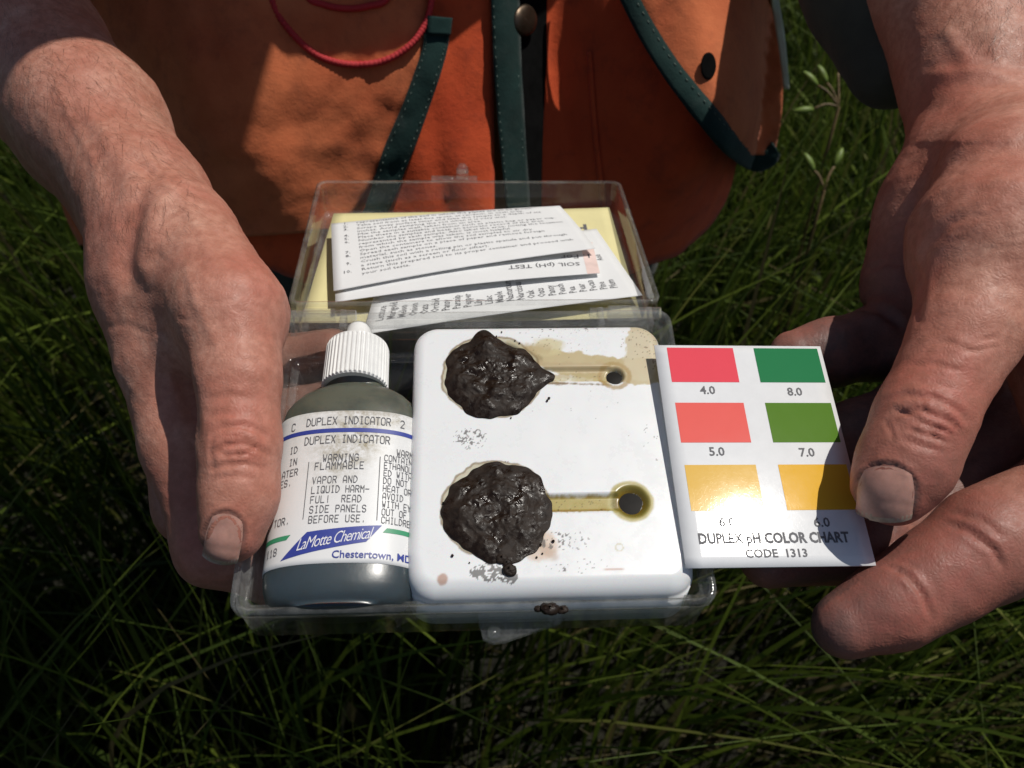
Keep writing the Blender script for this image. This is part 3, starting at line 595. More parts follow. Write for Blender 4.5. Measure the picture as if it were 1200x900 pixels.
# ------------------------------------------------------------------ papers in the lid
class Sheet:
    """a bent sheet of paper lying in the lid; corners sighted at heights over the lid's rim plane"""
    def __init__(s, corners, hs, bend=0., bend2=0.):
        s.c = [onplane(LID, np.array(float(x)), np.array(float(y)), h) for (x, y), h in zip(corners, hs)]; s.b = bend; s.b2 = bend2
    def __call__(s, u, v, off=0.):
        u = np.asarray(u, float)[:, None]; v = np.asarray(v, float)[:, None]; tl, tr, br, bl = s.c
        P = tl*(1-u)*v+tr*u*v+br*u*(1-v)+bl*(1-u)*(1-v); P[:, 2:] += s.b*np.sin(np.pi*u)*(1+.3*np.sin(5*v))+s.b2*np.sin(np.pi*v)+off; return P
def sheet(name, label, S, mat, n=26, group=None):
    u, v = np.meshgrid(np.linspace(0, 1, n), np.linspace(0, 1, n), indexing='ij'); V = S(u.ravel(), v.ravel())
    root = empty(name, LID); tag(root, label, 'paper', 'papers lying in the lid'); o = mesh('page', V, gridf(n, n), mat, root); solid(o, .0001, 1); return root
yl = Sheet([(391, 250), (714, 243), (752, 372), (352, 378)], [-.0125, -.0085, -.0115, -.0125], -.0006)
r = sheet('yellow_leaflet', 'yellow leaflet lying lowest in the lid under the white papers', yl, M['paper_yellow'])
tx = []
V, F = font_mesh('pH', .10, off=.002); V = -V; mesh('printed_text', yl(V[:, 0]*.9+.905, V[:, 1]*1.3+.80, .00006), F, M['ink_soft'], r, smooth=False)
ls = Sheet([(452, 300), (699, 268), (753, 346), (425, 392)], [-.0085, -.0080, -.0070, -.0095], .0006)
r = sheet('plant_list_sheet', 'white sheet with sideways plant names beneath the folded instructions', ls, M['paper'])
words = ['Lettuce', 'Marigold', 'Melon', 'Onion', 'Oats', 'Orchid', 'Pansy', 'Parsnip', 'Pepper', 'Lily', 'Lilac', 'Maple', 'Nasturtium', 'Narcissus', 'Oak', 'Oats', 'Pansy', 'Peach', 'Pea', 'Pear', 'Pecan', 'Pine', 'Plum']
tx = []
for i, w_ in enumerate(words):
    V, F = font_mesh(w_, .068, off=.0008, res=1); tx.append((np.stack([-V[:, 1]*.62+.06+i*.0395, V[:, 0]*.86+.13], 1), F))
    if i % 3 == 1:
        V, F = font_mesh(('Acid', 'Lime', 'Sweet')[i % 2], .06, off=.0008, res=1); tx.append((np.stack([-V[:, 1]*.62+.07+i*.0395, V[:, 0]*.8+.52], 1), F))
V, F = join(tx); mesh('printed_text', ls(V[:, 0], V[:, 1], .00006), F, M['ink_soft'], r, smooth=False)
l2 = Sheet([(392, 300), (694, 284), (703, 320), (393, 354)], [-.0075, -.0070, -.0055, -.0070], .0012)
r = sheet('folded_instructions', 'white folded instruction leaflet with numbered lines lying on top in the lid', l2, M['paper'])
V, F = font_mesh('SOIL (pH) TEST', .17, off=.002); V = -V*[.25, .85]; mesh('printed_text', l2(V[:, 0]+.93, V[:, 1]+.36, .00006), F, M['ink_soft'], r, smooth=False)
V, F = font_mesh('1. For', .17, off=.002); V = -V*[.30, 1.]; mesh('printed_text', l2(V[:, 0]+.985, V[:, 1]+.60, .00006), F, M['ink_soft'], r, smooth=False)
u, v = np.meshgrid(np.linspace(.95, 1, 6), np.linspace(0, 1, 6), indexing='ij'); mesh('pink_edge', l2(u.ravel(), v.ravel(), .00004), gridf(6, 6), M['paper_pink'], r)
l1 = Sheet([(388, 262), (656, 241), (698, 291), (391, 341)], [-.0066, -.0052, -.0034, -.0058], .0010, .0006)
u, v = np.meshgrid(np.linspace(0, 1, 30), np.linspace(0, 1, 30), indexing='ij'); solid(mesh('front_page', l1(u.ravel(), v.ravel()), gridf(30, 30), M['paper'], r), .0001, 1)
L = ['representative of the soil in which the plants are to be grown.', 'Take soil from at least five spots, at random, in each area.', 'Scrape away surface litter and take the sample to a depth of six', 'inches. Avoid sampling the soil when it is very wet.', 'Mix the samples well, taken from an area.',
     'Place these in a suitable container such as plastic bag or paper cup.', 'Number the samples and keep an accurate record of the area', 'represented by each sample. Also label the area, noting the location', 'from which the sample was taken, is most helpful.', 'Open the containers to allow the soil samples to air dry.',
     'Spread each sample on a piece of paper and remove foreign', 'material, such as stones.', 'Crush this soil with a rolling pin or plastic spatula and put through', 'a sieve (such as a screen or flour sifter).', 'Return this prepared soil to its proper container and proceed with', 'your soil tests.']
nums = ['1.', '2.', '3.', '', '4.', '5.', '6.', '', '', '7.', '8.', '', '9.', '', '10.', '']; tx = []
for i, (s, q) in enumerate(zip(L, nums)):
    vv = .955-i*.0545
    V, F = font_mesh(s, .053, off=.0, res=1); tx.append((V*[.58, .92]+[.105, vv], F))
    if q: V, F = font_mesh(q, .058, off=.0006, res=1); tx.append((V*[.5, .92]+[.05 if len(q) == 2 else .035, vv], F))
V, F = join(tx); mesh('printed_text', l1(V[:, 0], V[:, 1], .00006), F, M['ink_soft'], r, smooth=False)

# ------------------------------------------------------------------ flesh: distance fields turned into one skin
def field(P, groups, kout):
    """groups: list of (k, [(a,b,ra,rb)...]); the first is the trunk, the others join it smoothly and stay apart from one another"""
    def grp(k, caps):
        acc = np.zeros(len(P))
        for a, b, ra, rb in caps:
            d = b-a; h = np.clip(((P-a)@d)/max(d@d, 1e-12), 0, 1); acc += np.exp(-np.clip((np.linalg.norm(P-a-h[:, None]*d, axis=1)-(ra+(rb-ra)*h))/k, -60, 60))
        return -k*np.log(np.maximum(acc, 1e-30))
    f0 = grp(*groups[0]); out = f0
    for g in groups[1:]:
        f = grp(*g); h = np.maximum(kout-abs(f0-f), 0)/kout; s = np.minimum(f0, f)-h*h*kout*.25; h2 = np.maximum(.0012-abs(out-s), 0)/.0012; out = np.minimum(out, s)-h2*h2*.0003
    return out
def surface(fn, lo, hi, h, newton=2):
    lo = np.array(lo); n = (np.ceil((np.array(hi)-lo)/h/8).astype(int))*8+1; vol = np.full(n, 1., np.float32)
    nb = (n-1)//8; bi = np.stack(np.meshgrid(*[np.arange(q) for q in nb], indexing='ij'), -1).reshape(-1, 3)
    fc = fn(lo+(bi*8+4)*h); act = bi[abs(fc) < h*8*.95]
    ins = bi[fc <= -h*8*.95]
    r8 = np.arange(9)
    for b in ins: vol[b[0]*8:b[0]*8+9, b[1]*8:b[1]*8+9, b[2]*8:b[2]*8+9] = -1
    loc = np.stack(np.meshgrid(r8, r8, r8, indexing='ij'), -1).reshape(-1, 3)
    for s in range(0, len(act), 400):
        a = act[s:s+400]; idx = (a[:, None]*8+loc[None]).reshape(-1, 3); vol[idx[:, 0], idx[:, 1], idx[:, 2]] = fn(lo+idx*h)
    sg = vol < 0; c = np.zeros(n-1, np.int8)
    for i in (0, 1):
        for j in (0, 1):
            for k in (0, 1): c += sg[i:n[0]-1+i, j:n[1]-1+j, k:n[2]-1+k]
    cell = np.argwhere((c > 0) & (c < 8)); ids = np.full(n-1, -1, np.int32); ids[tuple(cell.T)] = np.arange(len(cell))
    acc = np.zeros((len(cell), 3)); cnt = np.zeros(len(cell)); cor = [np.array(q) for q in np.ndindex(2, 2, 2)]
    for a in cor:
        for ax in range(3):
            if a[ax]: continue
            b = a.copy(); b[ax] = 1; va = vol[tuple((cell+a).T)]; vb = vol[tuple((cell+b).T)]; m_ = (va < 0) != (vb < 0); t_ = np.where(m_, va/np.where(m_, va-vb, 1), 0)
            p = np.tile(a.astype(float), (len(cell), 1)); p[:, ax] = t_; acc[m_] += p[m_]; cnt += m_
    V = lo+(cell+acc/cnt[:, None])*h; F = []
    for ax in range(3):
        b1, b2 = (ax+1) % 3, (ax+2) % 3; sl0 = [slice(None)]*3; sl1 = [slice(None)]*3; sl0[ax] = slice(0, n[ax]-1); sl1[ax] = slice(1, n[ax])
        e = np.argwhere(sg[tuple(sl0)] != sg[tuple(sl1)]); e = e[(e[:, b1] > 0) & (e[:, b2] > 0) & (e[:, b1] < n[b1]-1) & (e[:, b2] < n[b2]-1)]
        o1 = np.zeros(3, int); o1[b1] = 1; o2 = np.zeros(3, int); o2[b2] = 1
        q = np.stack([ids[tuple((e-o1-o2).T)], ids[tuple((e-o2).T)], ids[tuple(e.T)], ids[tuple((e-o1).T)]], 1); fl = ~sg[tuple(e.T)]; q[fl] = q[fl][:, ::-1]; F.append(q[(q >= 0).all(1)])
    F = np.vstack(F)
    for _ in range(newton):
        f, g = grad(fn, V, h*.5); V = V-np.clip(f, -h, h)[:, None]*g
    return V, F
def grad(fn, V, e):
    f = fn(V); g = np.stack([fn(V+e*np.eye(3)[i])-f for i in range(3)], 1); return f, g/np.maximum(np.linalg.norm(g, axis=1), 1e-9)[:, None]
def chain(nodes):
    """nodes (px, py, k, radius in px at that distance) sighted from the eye"""
    P = [(at(x, y, k), r*k*ZF/FPX) for x, y, k, r in nodes]; return [(a[0], b[0], a[1], b[1]) for a, b in zip(P[:-1], P[1:])]
def cap(a, b, ra, rb): return (np.array(a, float), np.array(b, float), ra, rb)

ELB_L = np.array([-.275, .42, .725]); SHO_L = np.array([-.25, .43, .97]); ELB_R = np.array([.185, .485, .775]); SHO_R = np.array([.235, .535, .97])
LW_ = at(160, 225, 1.28)
handL = [(.0040, chain([(28, 52, 1.52, 80), (110, 142, 1.38, 70), (170, 232, 1.27, 58), (198, 330, 1.22, 60)])+chain([(24, 72, 1.62, 76), (100, 160, 1.48, 62), (166, 246, 1.37, 54), (196, 330, 1.31, 48)])
          +[cap(ELB_L, at(28, 52, 1.52), .040, 80*1.52*ZF/FPX), cap(SHO_L, ELB_L, .050, .042)]
          +chain([(188, 300, 1.24, 54), (190, 425, 1.19, 48)])+chain([(192, 280, 1.32, 48), (186, 405, 1.29, 43)])+chain([(190, 280, 1.38, 44), (186, 385, 1.37, 42)])+chain([(190, 270, 1.43, 42), (186, 360, 1.44, 38)])
          +chain([(210, 270, 1.20, 54), (272, 372, 1.095, 54)])+chain([(185, 330, 1.24, 60), (250, 400, 1.14, 40)])),
         (.0022, chain([(220, 275, 1.19, 56), (272, 368, 1.09, 58), (279, 440, 1.05, 43), (281, 520, 1.027, 42), (279, 582, 1.015, 40), (272, 624, 1.008, 35)])),
         (.0022, chain([(190, 425, 1.19, 49), (214, 520, 1.18, 43), (250, 640, 1.165, 41), (330, 668, 1.19, 38), (405, 650, 1.20, 36)])),
         (.0022, chain([(182, 405, 1.29, 47), (232, 590, 1.265, 46), (330, 600, 1.235, 40), (420, 560, 1.235, 34)])),
         (.0022, chain([(180, 385, 1.37, 46), (235, 540, 1.35, 44), (330, 500, 1.295, 40), (420, 470, 1.28, 34)])),
         (.0022, chain([(180, 360, 1.44, 40), (235, 470, 1.42, 38), (320, 430, 1.34, 34), (390, 415, 1.32, 30)]))]
handR = [(.0040, chain([(1078, -150, 1.62, 102), (1110, -30, 1.51, 94), (1140, 90, 1.41, 70), (1152, 190, 1.35, 68)])+chain([(1125, -110, 1.60, 92), (1174, 85, 1.42, 66)])
          +[cap(ELB_R, at(1078, -150, 1.62), .040, 102*1.62*ZF/FPX), cap(SHO_R, ELB_R, .050, .042)]
          +chain([(1140, 205, 1.34, 66), (1104, 255, 1.335, 62), (1062, 330, 1.325, 46)])+chain([(1150, 190, 1.33, 60), (1085, 365, 1.31, 46)])+chain([(1165, 195, 1.31, 62), (1180, 420, 1.27, 54)])+chain([(1185, 195, 1.24, 66), (1240, 470, 1.22, 58)])+chain([(1200, 195, 1.22, 66), (1290, 550, 1.05, 60)])
          +chain([(1175, 210, 1.15, 70), (1185, 290, 1.13, 78)])+chain([(1215, 300, 1.12, 66), (1280, 400, 1.08, 58), (1330, 490, 1.06, 56)])),
         (.0024, chain([(1190, 215, 1.17, 74), (1168, 290, 1.115, 95), (1136, 385, 1.060, 56), (1112, 430, 1.046, 48), (1083, 488, 1.028, 49), (1061, 545, 1.016, 48), (1045, 571, 1.011, 43)])),
         (.0022, chain([(1290, 560, 1.09, 62), (1160, 637, 1.055, 60), (1102, 675, 1.045, 52), (1045, 709, 1.035, 46), (990, 733, 1.03, 38)])),
         (.0022, chain([(1240, 470, 1.21, 58), (1124, 574, 1.20, 52), (1010, 637, 1.14, 45), (900, 655, 1.115, 34)])),
         (.0022, chain([(1180, 420, 1.25, 52), (1085, 480, 1.23, 47), (1005, 515, 1.195, 42), (940, 525, 1.18, 34)])),
         (.0022, chain([(1085, 365, 1.29, 44), (1035, 400, 1.29, 41), (970, 414, 1.265, 36), (930, 416, 1.255, 28)]))]
KO = .0042
fL = lambda P: field(P, handL, KO); fR = lambda P: field(P, handR, KO)
def bounds(groups, clip_y):
    A = np.array([c[i] for g in groups for c in g[1] for i in (0, 1)]); A = A[A[:, 1] < clip_y]; return A.min(0)-.034, A.max(0)+.034
def crease(V, Nn, line, w, d, zr, bulge=.35):
    px, py, Z = project(V); L = interp_poly(line, 40); m_ = (px > L[:, 0].min()-40) & (px < L[:, 0].max()+40) & (py > L[:, 1].min()-40) & (py < L[:, 1].max()+40) & (Z < zr[1]*ZF) & (Z > zr[0]*ZF)
    to_eye = EYE-V; m_ &= (to_eye*Nn).sum(1) > 0; idx = np.where(m_)[0]
    if not len(idx): return
    q = np.stack([px[idx], py[idx]], 1); dist = np.full(len(idx), 1e9); tt = np.zeros(len(idx))
    for i in range(len(L)-1):
        a, b = L[i], L[i+1]; ab = b-a; h = np.clip(((q-a)@ab)/max(ab@ab, 1e-9), 0, 1); dd = np.linalg.norm(q-a-h[:, None]*ab, axis=1); u_ = dd < dist; dist[u_] = dd[u_]; tt[u_] = (i+h[u_])/(len(L)-1)
    mm = dist*Z[idx]/FPX; fade = np.clip(np.minimum(tt, 1-tt)*5, 0, 1); prof_ = -d*np.exp(-(mm/w)**2)+d*bulge*np.exp(-((mm-2.0*w)/(1.1*w))**2); V[idx] += Nn[idx]*(prof_*fade)[:, None]
def flesh(fn, groups, h, cl, creases, reds, dirt_shades, seedo, rings):
    lo, hi = bounds(groups, cl); V, F = surface(fn, lo, hi, h); _, Nn = grad(fn, V, .0008)
    V = V+Nn*(.00045*noise3(V+seedo, 85, 3)+.00016*noise3(V, 330, 2))[:, None]
    for c in creases: crease(V, Nn, *c)
    px, py, Z = project(V); red = .24+.34*noise3(V, 60, 4); dirt = np.zeros(len(V))
    for x, y, k0, k1, r, a in reds: red += a*np.exp(-(((px-x)**2+(py-y)**2)/r**2))*((Z > k0*ZF) & (Z < k1*ZF))
    for ring in rings:
        L_ = np.array(ring); dd = np.min([np.hypot(px-a, py-b) for a, b in L_], axis=0); dirt += .8*np.exp(-(dd/3.2)**2)*(Z < 1.06*ZF)
    for x, y, k0, k1, r, a in dirt_shades: dirt += a*np.exp(-(((px-x)**2+(py-y)**2)/r**2))*((Z > k0*ZF) & (Z < k1*ZF))
    return V, F, np.clip(red, 0, .85), np.clip(dirt, 0, 1)
mmm = 1e-3
creL = [([(120, 120), (150, 165), (190, 205), (225, 250), (262, 330)], 1.5*mmm, -.5*mmm, (1., 1.5), 0.), ([(215, 300), (228, 350), (262, 420)], 1.2*mmm, -.35*mmm, (.9, 1.3), 0.), ([(60, 90), (85, 140), (110, 190), (120, 250)], 1.5*mmm, -.45*mmm, (1., 1.6), 0.), ([(205, 400), (222, 470), (236, 540)], 1.6*mmm, .5*mmm, (.8, 1.3)), ([(190, 380), (204, 420), (214, 460)], 1.4*mmm, .35*mmm, (.9, 1.3)), ([(238, 470), (270, 462), (310, 470)], .8*mmm, .2*mmm, (.8, 1.1)), ([(268, 528), (282, 534), (298, 527), (308, 516)], .4*mmm, .35*mmm, (.8, 1.06)), ([(258, 508), (266, 524), (262, 544)], .4*mmm, .32*mmm, (.8, 1.06)), ([(248, 512), (262, 500), (285, 498), (305, 505), (318, 520)], .7*mmm, .55*mmm, (.8, 1.06)), ([(244, 535), (262, 522), (285, 520), (308, 528), (322, 540)], .6*mmm, .5*mmm, (.8, 1.06)), ([(243, 552), (262, 545), (290, 543), (312, 552)], .6*mmm, .42*mmm, (.8, 1.06)), ([(250, 525), (268, 535), (290, 532), (300, 540)], .5*mmm, .3*mmm, (.8, 1.06)),
        ([(238, 490), (258, 484), (285, 486)], .7*mmm, .22*mmm, (.8, 1.06)), ([(252, 500), (246, 525), (252, 560)], .5*mmm, .3*mmm, (.8, 1.06)), ([(262, 510), (280, 512), (300, 518)], .4*mmm, .22*mmm, (.8, 1.06)), ([(250, 562), (275, 558), (300, 562)], .5*mmm, .2*mmm, (.8, 1.06)),
        ([(175, 225), (155, 262), (148, 310), (150, 345)], 2.4*mmm, 1.3*mmm, (1., 1.3)), ([(205, 215), (180, 250), (168, 300), (172, 340)], 2.6*mmm, -1.0*mmm, (1., 1.3)), ([(250, 245), (285, 270), (320, 310), (330, 350)], .8*mmm, .25*mmm, (.9, 1.2)), ([(240, 262), (275, 290), (305, 330)], .8*mmm, .25*mmm, (.9, 1.2)),
        ([(118, 385), (150, 380), (180, 395)], .8*mmm, .12*mmm, (1, 1.3)), ([(150, 180), (180, 205), (215, 215)], 1.2*mmm, .4*mmm, (1., 1.4)), ([(90, 110), (140, 180), (165, 230)], 3.5*mmm, -.9*mmm, (1., 1.5)), ([(200, 190), (170, 215), (150, 245)], 1.6*mmm, .6*mmm, (1, 1.4))]
creR = [([(1078, 468), (1086, 486), (1102, 496)], .4*mmm, .32*mmm, (.8, 1.08)), ([(1058, 492), (1080, 498), (1100, 514), (1108, 528)], .45*mmm, .45*mmm, (.8, 1.08)), ([(1010, 540), (1025, 545), (1040, 541)], .5*mmm, .2*mmm, (.8, 1.08)), ([(1060, 430), (1090, 425), (1130, 436)], .6*mmm, .22*mmm, (.8, 1.1)), ([(1075, 405), (1110, 400), (1150, 415)], .6*mmm, .2*mmm, (.8, 1.15)), ([(1062, 300), (1080, 330), (1074, 385)], 1.0*mmm, .5*mmm, (.9, 1.2)), ([(1032, 472), (1060, 462), (1095, 466), (1125, 482), (1138, 500)], .7*mmm, .5*mmm, (.8, 1.05)), ([(1045, 486), (1075, 480), (1105, 490), (1128, 506)], .6*mmm, .55*mmm, (.8, 1.05)), ([(1042, 476), (1070, 488), (1098, 502), (1122, 512)], .6*mmm, .5*mmm, (.8, 1.05)), ([(1060, 500), (1090, 512), (1118, 520)], .6*mmm, .4*mmm, (.8, 1.05)), ([(1050, 512), (1078, 522), (1110, 530)], .7*mmm, .28*mmm, (.8, 1.05)), ([(1068, 448), (1095, 448), (1125, 458)], .6*mmm, .22*mmm, (.8, 1.08)), ([(1036, 490), (1044, 505), (1048, 520)], .5*mmm, .3*mmm, (.8, 1.05)), ([(1095, 474), (1115, 490), (1124, 508)], .45*mmm, .35*mmm, (.8, 1.05)),
        ([(1072, 92), (1110, 86), (1145, 84), (1180, 90), (1215, 96)], 1.8*mmm, -.45*mmm, (1., 1.6)), ([(1105, 30), (1118, 50), (1140, 80)], 2.2*mmm, -.4*mmm, (1., 1.6)), ([(1130, 10), (1145, 50), (1160, 85)], 2.8*mmm, .2*mmm, (1., 1.6)), ([(1050, 128), (1085, 126), (1120, 127), (1160, 117), (1195, 108)], 5*mmm, .8*mmm, (1., 1.6)),
        ([(1075, 330), (1085, 290), (1112, 262), (1150, 245)], 1.2*mmm, .5*mmm, (.9, 1.2)), ([(1070, 380), (1066, 345), (1064, 300), (1070, 240), (1098, 188), (1125, 160)], 1.6*mmm, .5*mmm, (.9, 1.35), .0), ([(1012, 318), (1035, 308), (1062, 310)], .8*mmm, .4*mmm, (1.1, 1.4)), ([(1000, 360), (1030, 362), (1062, 385)], 1.3*mmm, 1.1*mmm, (1.1, 1.4)), ([(1045, 262), (1062, 258), (1075, 262)], .7*mmm, .35*mmm, (1.1, 1.4)),
        ([(1036, 662), (1062, 672), (1082, 698), (1092, 728)], .7*mmm, .8*mmm, (.8, 1.1)), ([(1102, 612), (1135, 622), (1165, 645), (1178, 675)], .8*mmm, .6*mmm, (.8, 1.1)), ([(1110, 600), (1150, 608), (1180, 632)], .7*mmm, .35*mmm, (.8, 1.1)), ([(1045, 655), (1075, 665)], .6*mmm, .3*mmm, (.8, 1.1))]
def ringpath(c, ax, w, l): 
    a = np.linspace(math.radians(215), math.radians(-35), 30); ax = np.array(ax)/np.linalg.norm(ax); sd = np.array([-ax[1], ax[0]]); return [tuple(np.array(c)+sd*w/2*np.cos(q)*1.06-ax*l/2*np.sin(q)*1.08) for q in a]
creL.append((ringpath((262, 632), (-.20, 1), 44, 60), .5*mmm, .34*mmm, (.8, 1.06), .8)); creR.append((ringpath((1038, 579), (-.10, 1), 68, 66), .5*mmm, .36*mmm, (.8, 1.06), .8))
for i in range(14):                                          # fine lines over the ball of the thumb
    x, y = random.uniform(1090, 1190), random.uniform(200, 420); creR.append(([(x, y), (x+random.uniform(15, 35), y-random.uniform(0, 14)), (x+random.uniform(35, 70), y-random.uniform(5, 30))], .5*mmm, random.uniform(.08, .18)*mmm, (.8, 1.3)))
for i in range(22):
    x, y = random.uniform(150, 300), random.uniform(240, 470); creL.append(([(x, y), (x+random.uniform(10, 25), y+random.uniform(-4, 8)), (x+random.uniform(20, 50), y+random.uniform(-4, 18))], .5*mmm, random.uniform(.07, .16)*mmm, (.8, 1.3)))
RED_L = [(284, 525, .8, 1.1, 48, .35), (300, 350, .8, 1.3, 60, .3), (280, 640, .8, 1.1, 40, .35), (300, 470, .8, 1.1, 60, .2), (240, 640, 1.05, 1.4, 80, .3), (80, 280, 1, 1.6, 80, .3)]
DIRT_SHADE_L = [(380, 470, 1.2, 1.6, 160, .75), (360, 640, 1.13, 1.6, 120, .5), (262, 672, .8, 1.1, 30, .35), (240, 660, .8, 1.1, 18, .35), (200, 590, 1.05, 1.4, 60, .15)]  # widest spots paint in shade on fingers under the case; the rest is dirt
RED_R = [(1130, 620, .8, 1.15, 90, .35), (1010, 720, .8, 1.1, 60, .3), (1085, 495, .8, 1.1, 60, .4), (1040, 600, .8, 1.1, 50, .3), (1110, 400, .8, 1.2, 80, .3), (1080, 120, 1, 1.5, 90, .35), (1090, 690, .8, 1.1, 110, .5), (1040, 300, 1.05, 1.5, 90, .3), (950, 660, 1.0, 1.3, 120, .5), (980, 410, 1, 1.4, 80, .4)]
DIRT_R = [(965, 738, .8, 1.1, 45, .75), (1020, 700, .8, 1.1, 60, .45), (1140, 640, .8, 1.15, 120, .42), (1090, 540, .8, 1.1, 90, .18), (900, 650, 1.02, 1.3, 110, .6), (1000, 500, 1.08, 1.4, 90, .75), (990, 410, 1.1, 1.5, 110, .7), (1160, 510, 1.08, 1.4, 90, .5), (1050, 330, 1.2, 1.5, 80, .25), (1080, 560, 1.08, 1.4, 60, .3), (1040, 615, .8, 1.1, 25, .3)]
RES = .00085
VL, FL_, rL, dL = flesh(fL, handL, RES, .30, creL, RED_L, DIRT_SHADE_L, 3., [ringpath((262, 632), (-.20, 1), 44, 60)])
VR, FR_, rR, dR = flesh(fR, handR, RES, .33, creR, RED_R, DIRT_R, 8., [ringpath((1038, 579), (-.10, 1), 68, 66)])
# coarse rest of the body: upper arms, trunk, neck, head (all of it outside the picture or under the clothes)
HEAD = np.array([-.038, .475, 1.13])
bodyg = [(.012, [cap((-.04, .52, .50), (-.04, .51, .80), .105, .110), cap((-.10, .53, .82), (.02, .53, .82), .10, .10), cap((-.10, .52, .50), (.02, .52, .50), .09, .09), cap(SHO_L+[.05, .03, 0], (-.10, .54, .95), .05, .06), cap(SHO_R-[.085, -.04, 0], (.02, .55, .95), .042, .058), cap((-.13, .51, .88), (.03, .52, .88), .085, .085),
          cap((-.03, .52, .96), (-.01, .49, 1.07), .052, .050), cap(HEAD, HEAD+[0, .03, .05], .072, .085), cap(HEAD+[0, -.06, -.01], HEAD+[0, -.035, -.065], .035, .030), cap(HEAD+[0, -.075, .02], HEAD+[0, -.097, -.008], .009, .013),
          cap(HEAD+[-.082, .015, .03], HEAD+[-.078, .012, -.015], .012, .008), cap(HEAD+[.082, .015, .03], HEAD+[.078, .012, -.015], .012, .008), cap(HEAD+[-.03, -.068, .03], HEAD+[.03, -.068, .03], .012, .012), cap(HEAD+[-.02, -.088, -.035], HEAD+[.02, -.088, -.035], .005, .005),
          cap(SHO_L, ELB_L, .050, .042), cap(SHO_R, ELB_R, .050, .042), cap(ELB_L, ELB_L+(at(28, 52, 1.52)-ELB_L)*.93, .0385, 75*1.52*ZF/FPX), cap(ELB_R, ELB_R+(at(1078, -150, 1.62)-ELB_R)*.95, .0385, 97*1.62*ZF/FPX)])]
VB, FB = surface(lambda P: field(P, bodyg, .01), (-.36, .20, .36), (.30, .66, 1.32), .007)
person = empty('person', loc=(-.04, .55, 0))
PR = np.array(person.location)
tag(person, 'person in an orange vest with bare forearms holding the open case and the colour chart', 'person')
nL, nR = len(VL), len(VR)
V = np.vstack([VL, VR, VB]); F = np.vstack([FL_, FR_+nL, FB+nL+nR])
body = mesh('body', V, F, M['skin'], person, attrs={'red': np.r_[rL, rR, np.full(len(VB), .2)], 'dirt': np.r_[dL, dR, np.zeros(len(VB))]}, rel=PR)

def nail(fn, cpx, axis_px, wpx, lpx, k, lab):
    """a curved plate laid on the flesh: centre, growth direction and size sighted from the eye"""
    ax = np.array(axis_px, float); ax /= np.linalg.norm(ax); sd = np.array([-ax[1], ax[0]]); n = 26; s, t_ = np.meshgrid(np.linspace(-1, 1, n), np.linspace(-1, 1, n), indexing='ij'); s = s.ravel(); t_ = t_.ravel()
    w0 = np.where(t_ < 0, .40, .36); a, b = s*np.sqrt(1-t_**2*w0), t_*np.sqrt(1-s**2*w0)                     # squircle
    a = np.sign(a)*abs(a)**.9
    X = cpx[0]+sd[0]*a*wpx/2+ax[0]*b*lpx/2; Y = cpx[1]+sd[1]*a*wpx/2+ax[1]*b*lpx/2
    P = at(X, Y, 1.)*0; R_ = ray(X, Y); tt = np.full(len(X), (k-.14)*ZF)
    for _ in range(40): P = EYE+R_*tt[:, None]; tt = tt+np.clip(fn(P)*.8, -.004, .004)
    P = EYE+R_*tt[:, None]; _, g = grad(fn, P, .0006); rad = np.maximum(abs(s), abs(t_)); P3 = P.reshape(n, n, 3); i0, i1 = 3, 15; tq = ((np.arange(n)-i0)/(i1-i0))[None, :, None]; Lx = P3[:, i0:i0+1]+(P3[:, i1:i1+1]-P3[:, i0:i0+1])*tq
    P = (P3*.45+Lx*.55).reshape(-1, 3); fd = fn(P); P = P+g*np.maximum(.00010-fd, 0)[:, None]; off = .00006*(1-smooth01(.6, .95, abs(s)))-.00016*smooth01(.80, 1.0, rad)*(t_ < .7)
    V = P+g*(off+.00005)[:, None]; F = gridf(n, n)
    tv = t_[F].mean(1); o = mesh('fingernail', V, F, [M['nail'], M['nail_tip']], body, matidx=(tv+.05*np.sin(np.arange(len(tv))*.37) > .84).astype(int), rel=PR); o['label'] = lab
nail(fL, (262, 632), (-.20, 1), 44, 60, 1.0, 'thumbnail of the hand on the case')
nail(fR, (1038, 579), (-.10, 1), 68, 66, 1.0, 'thumbnail of the hand on the card')

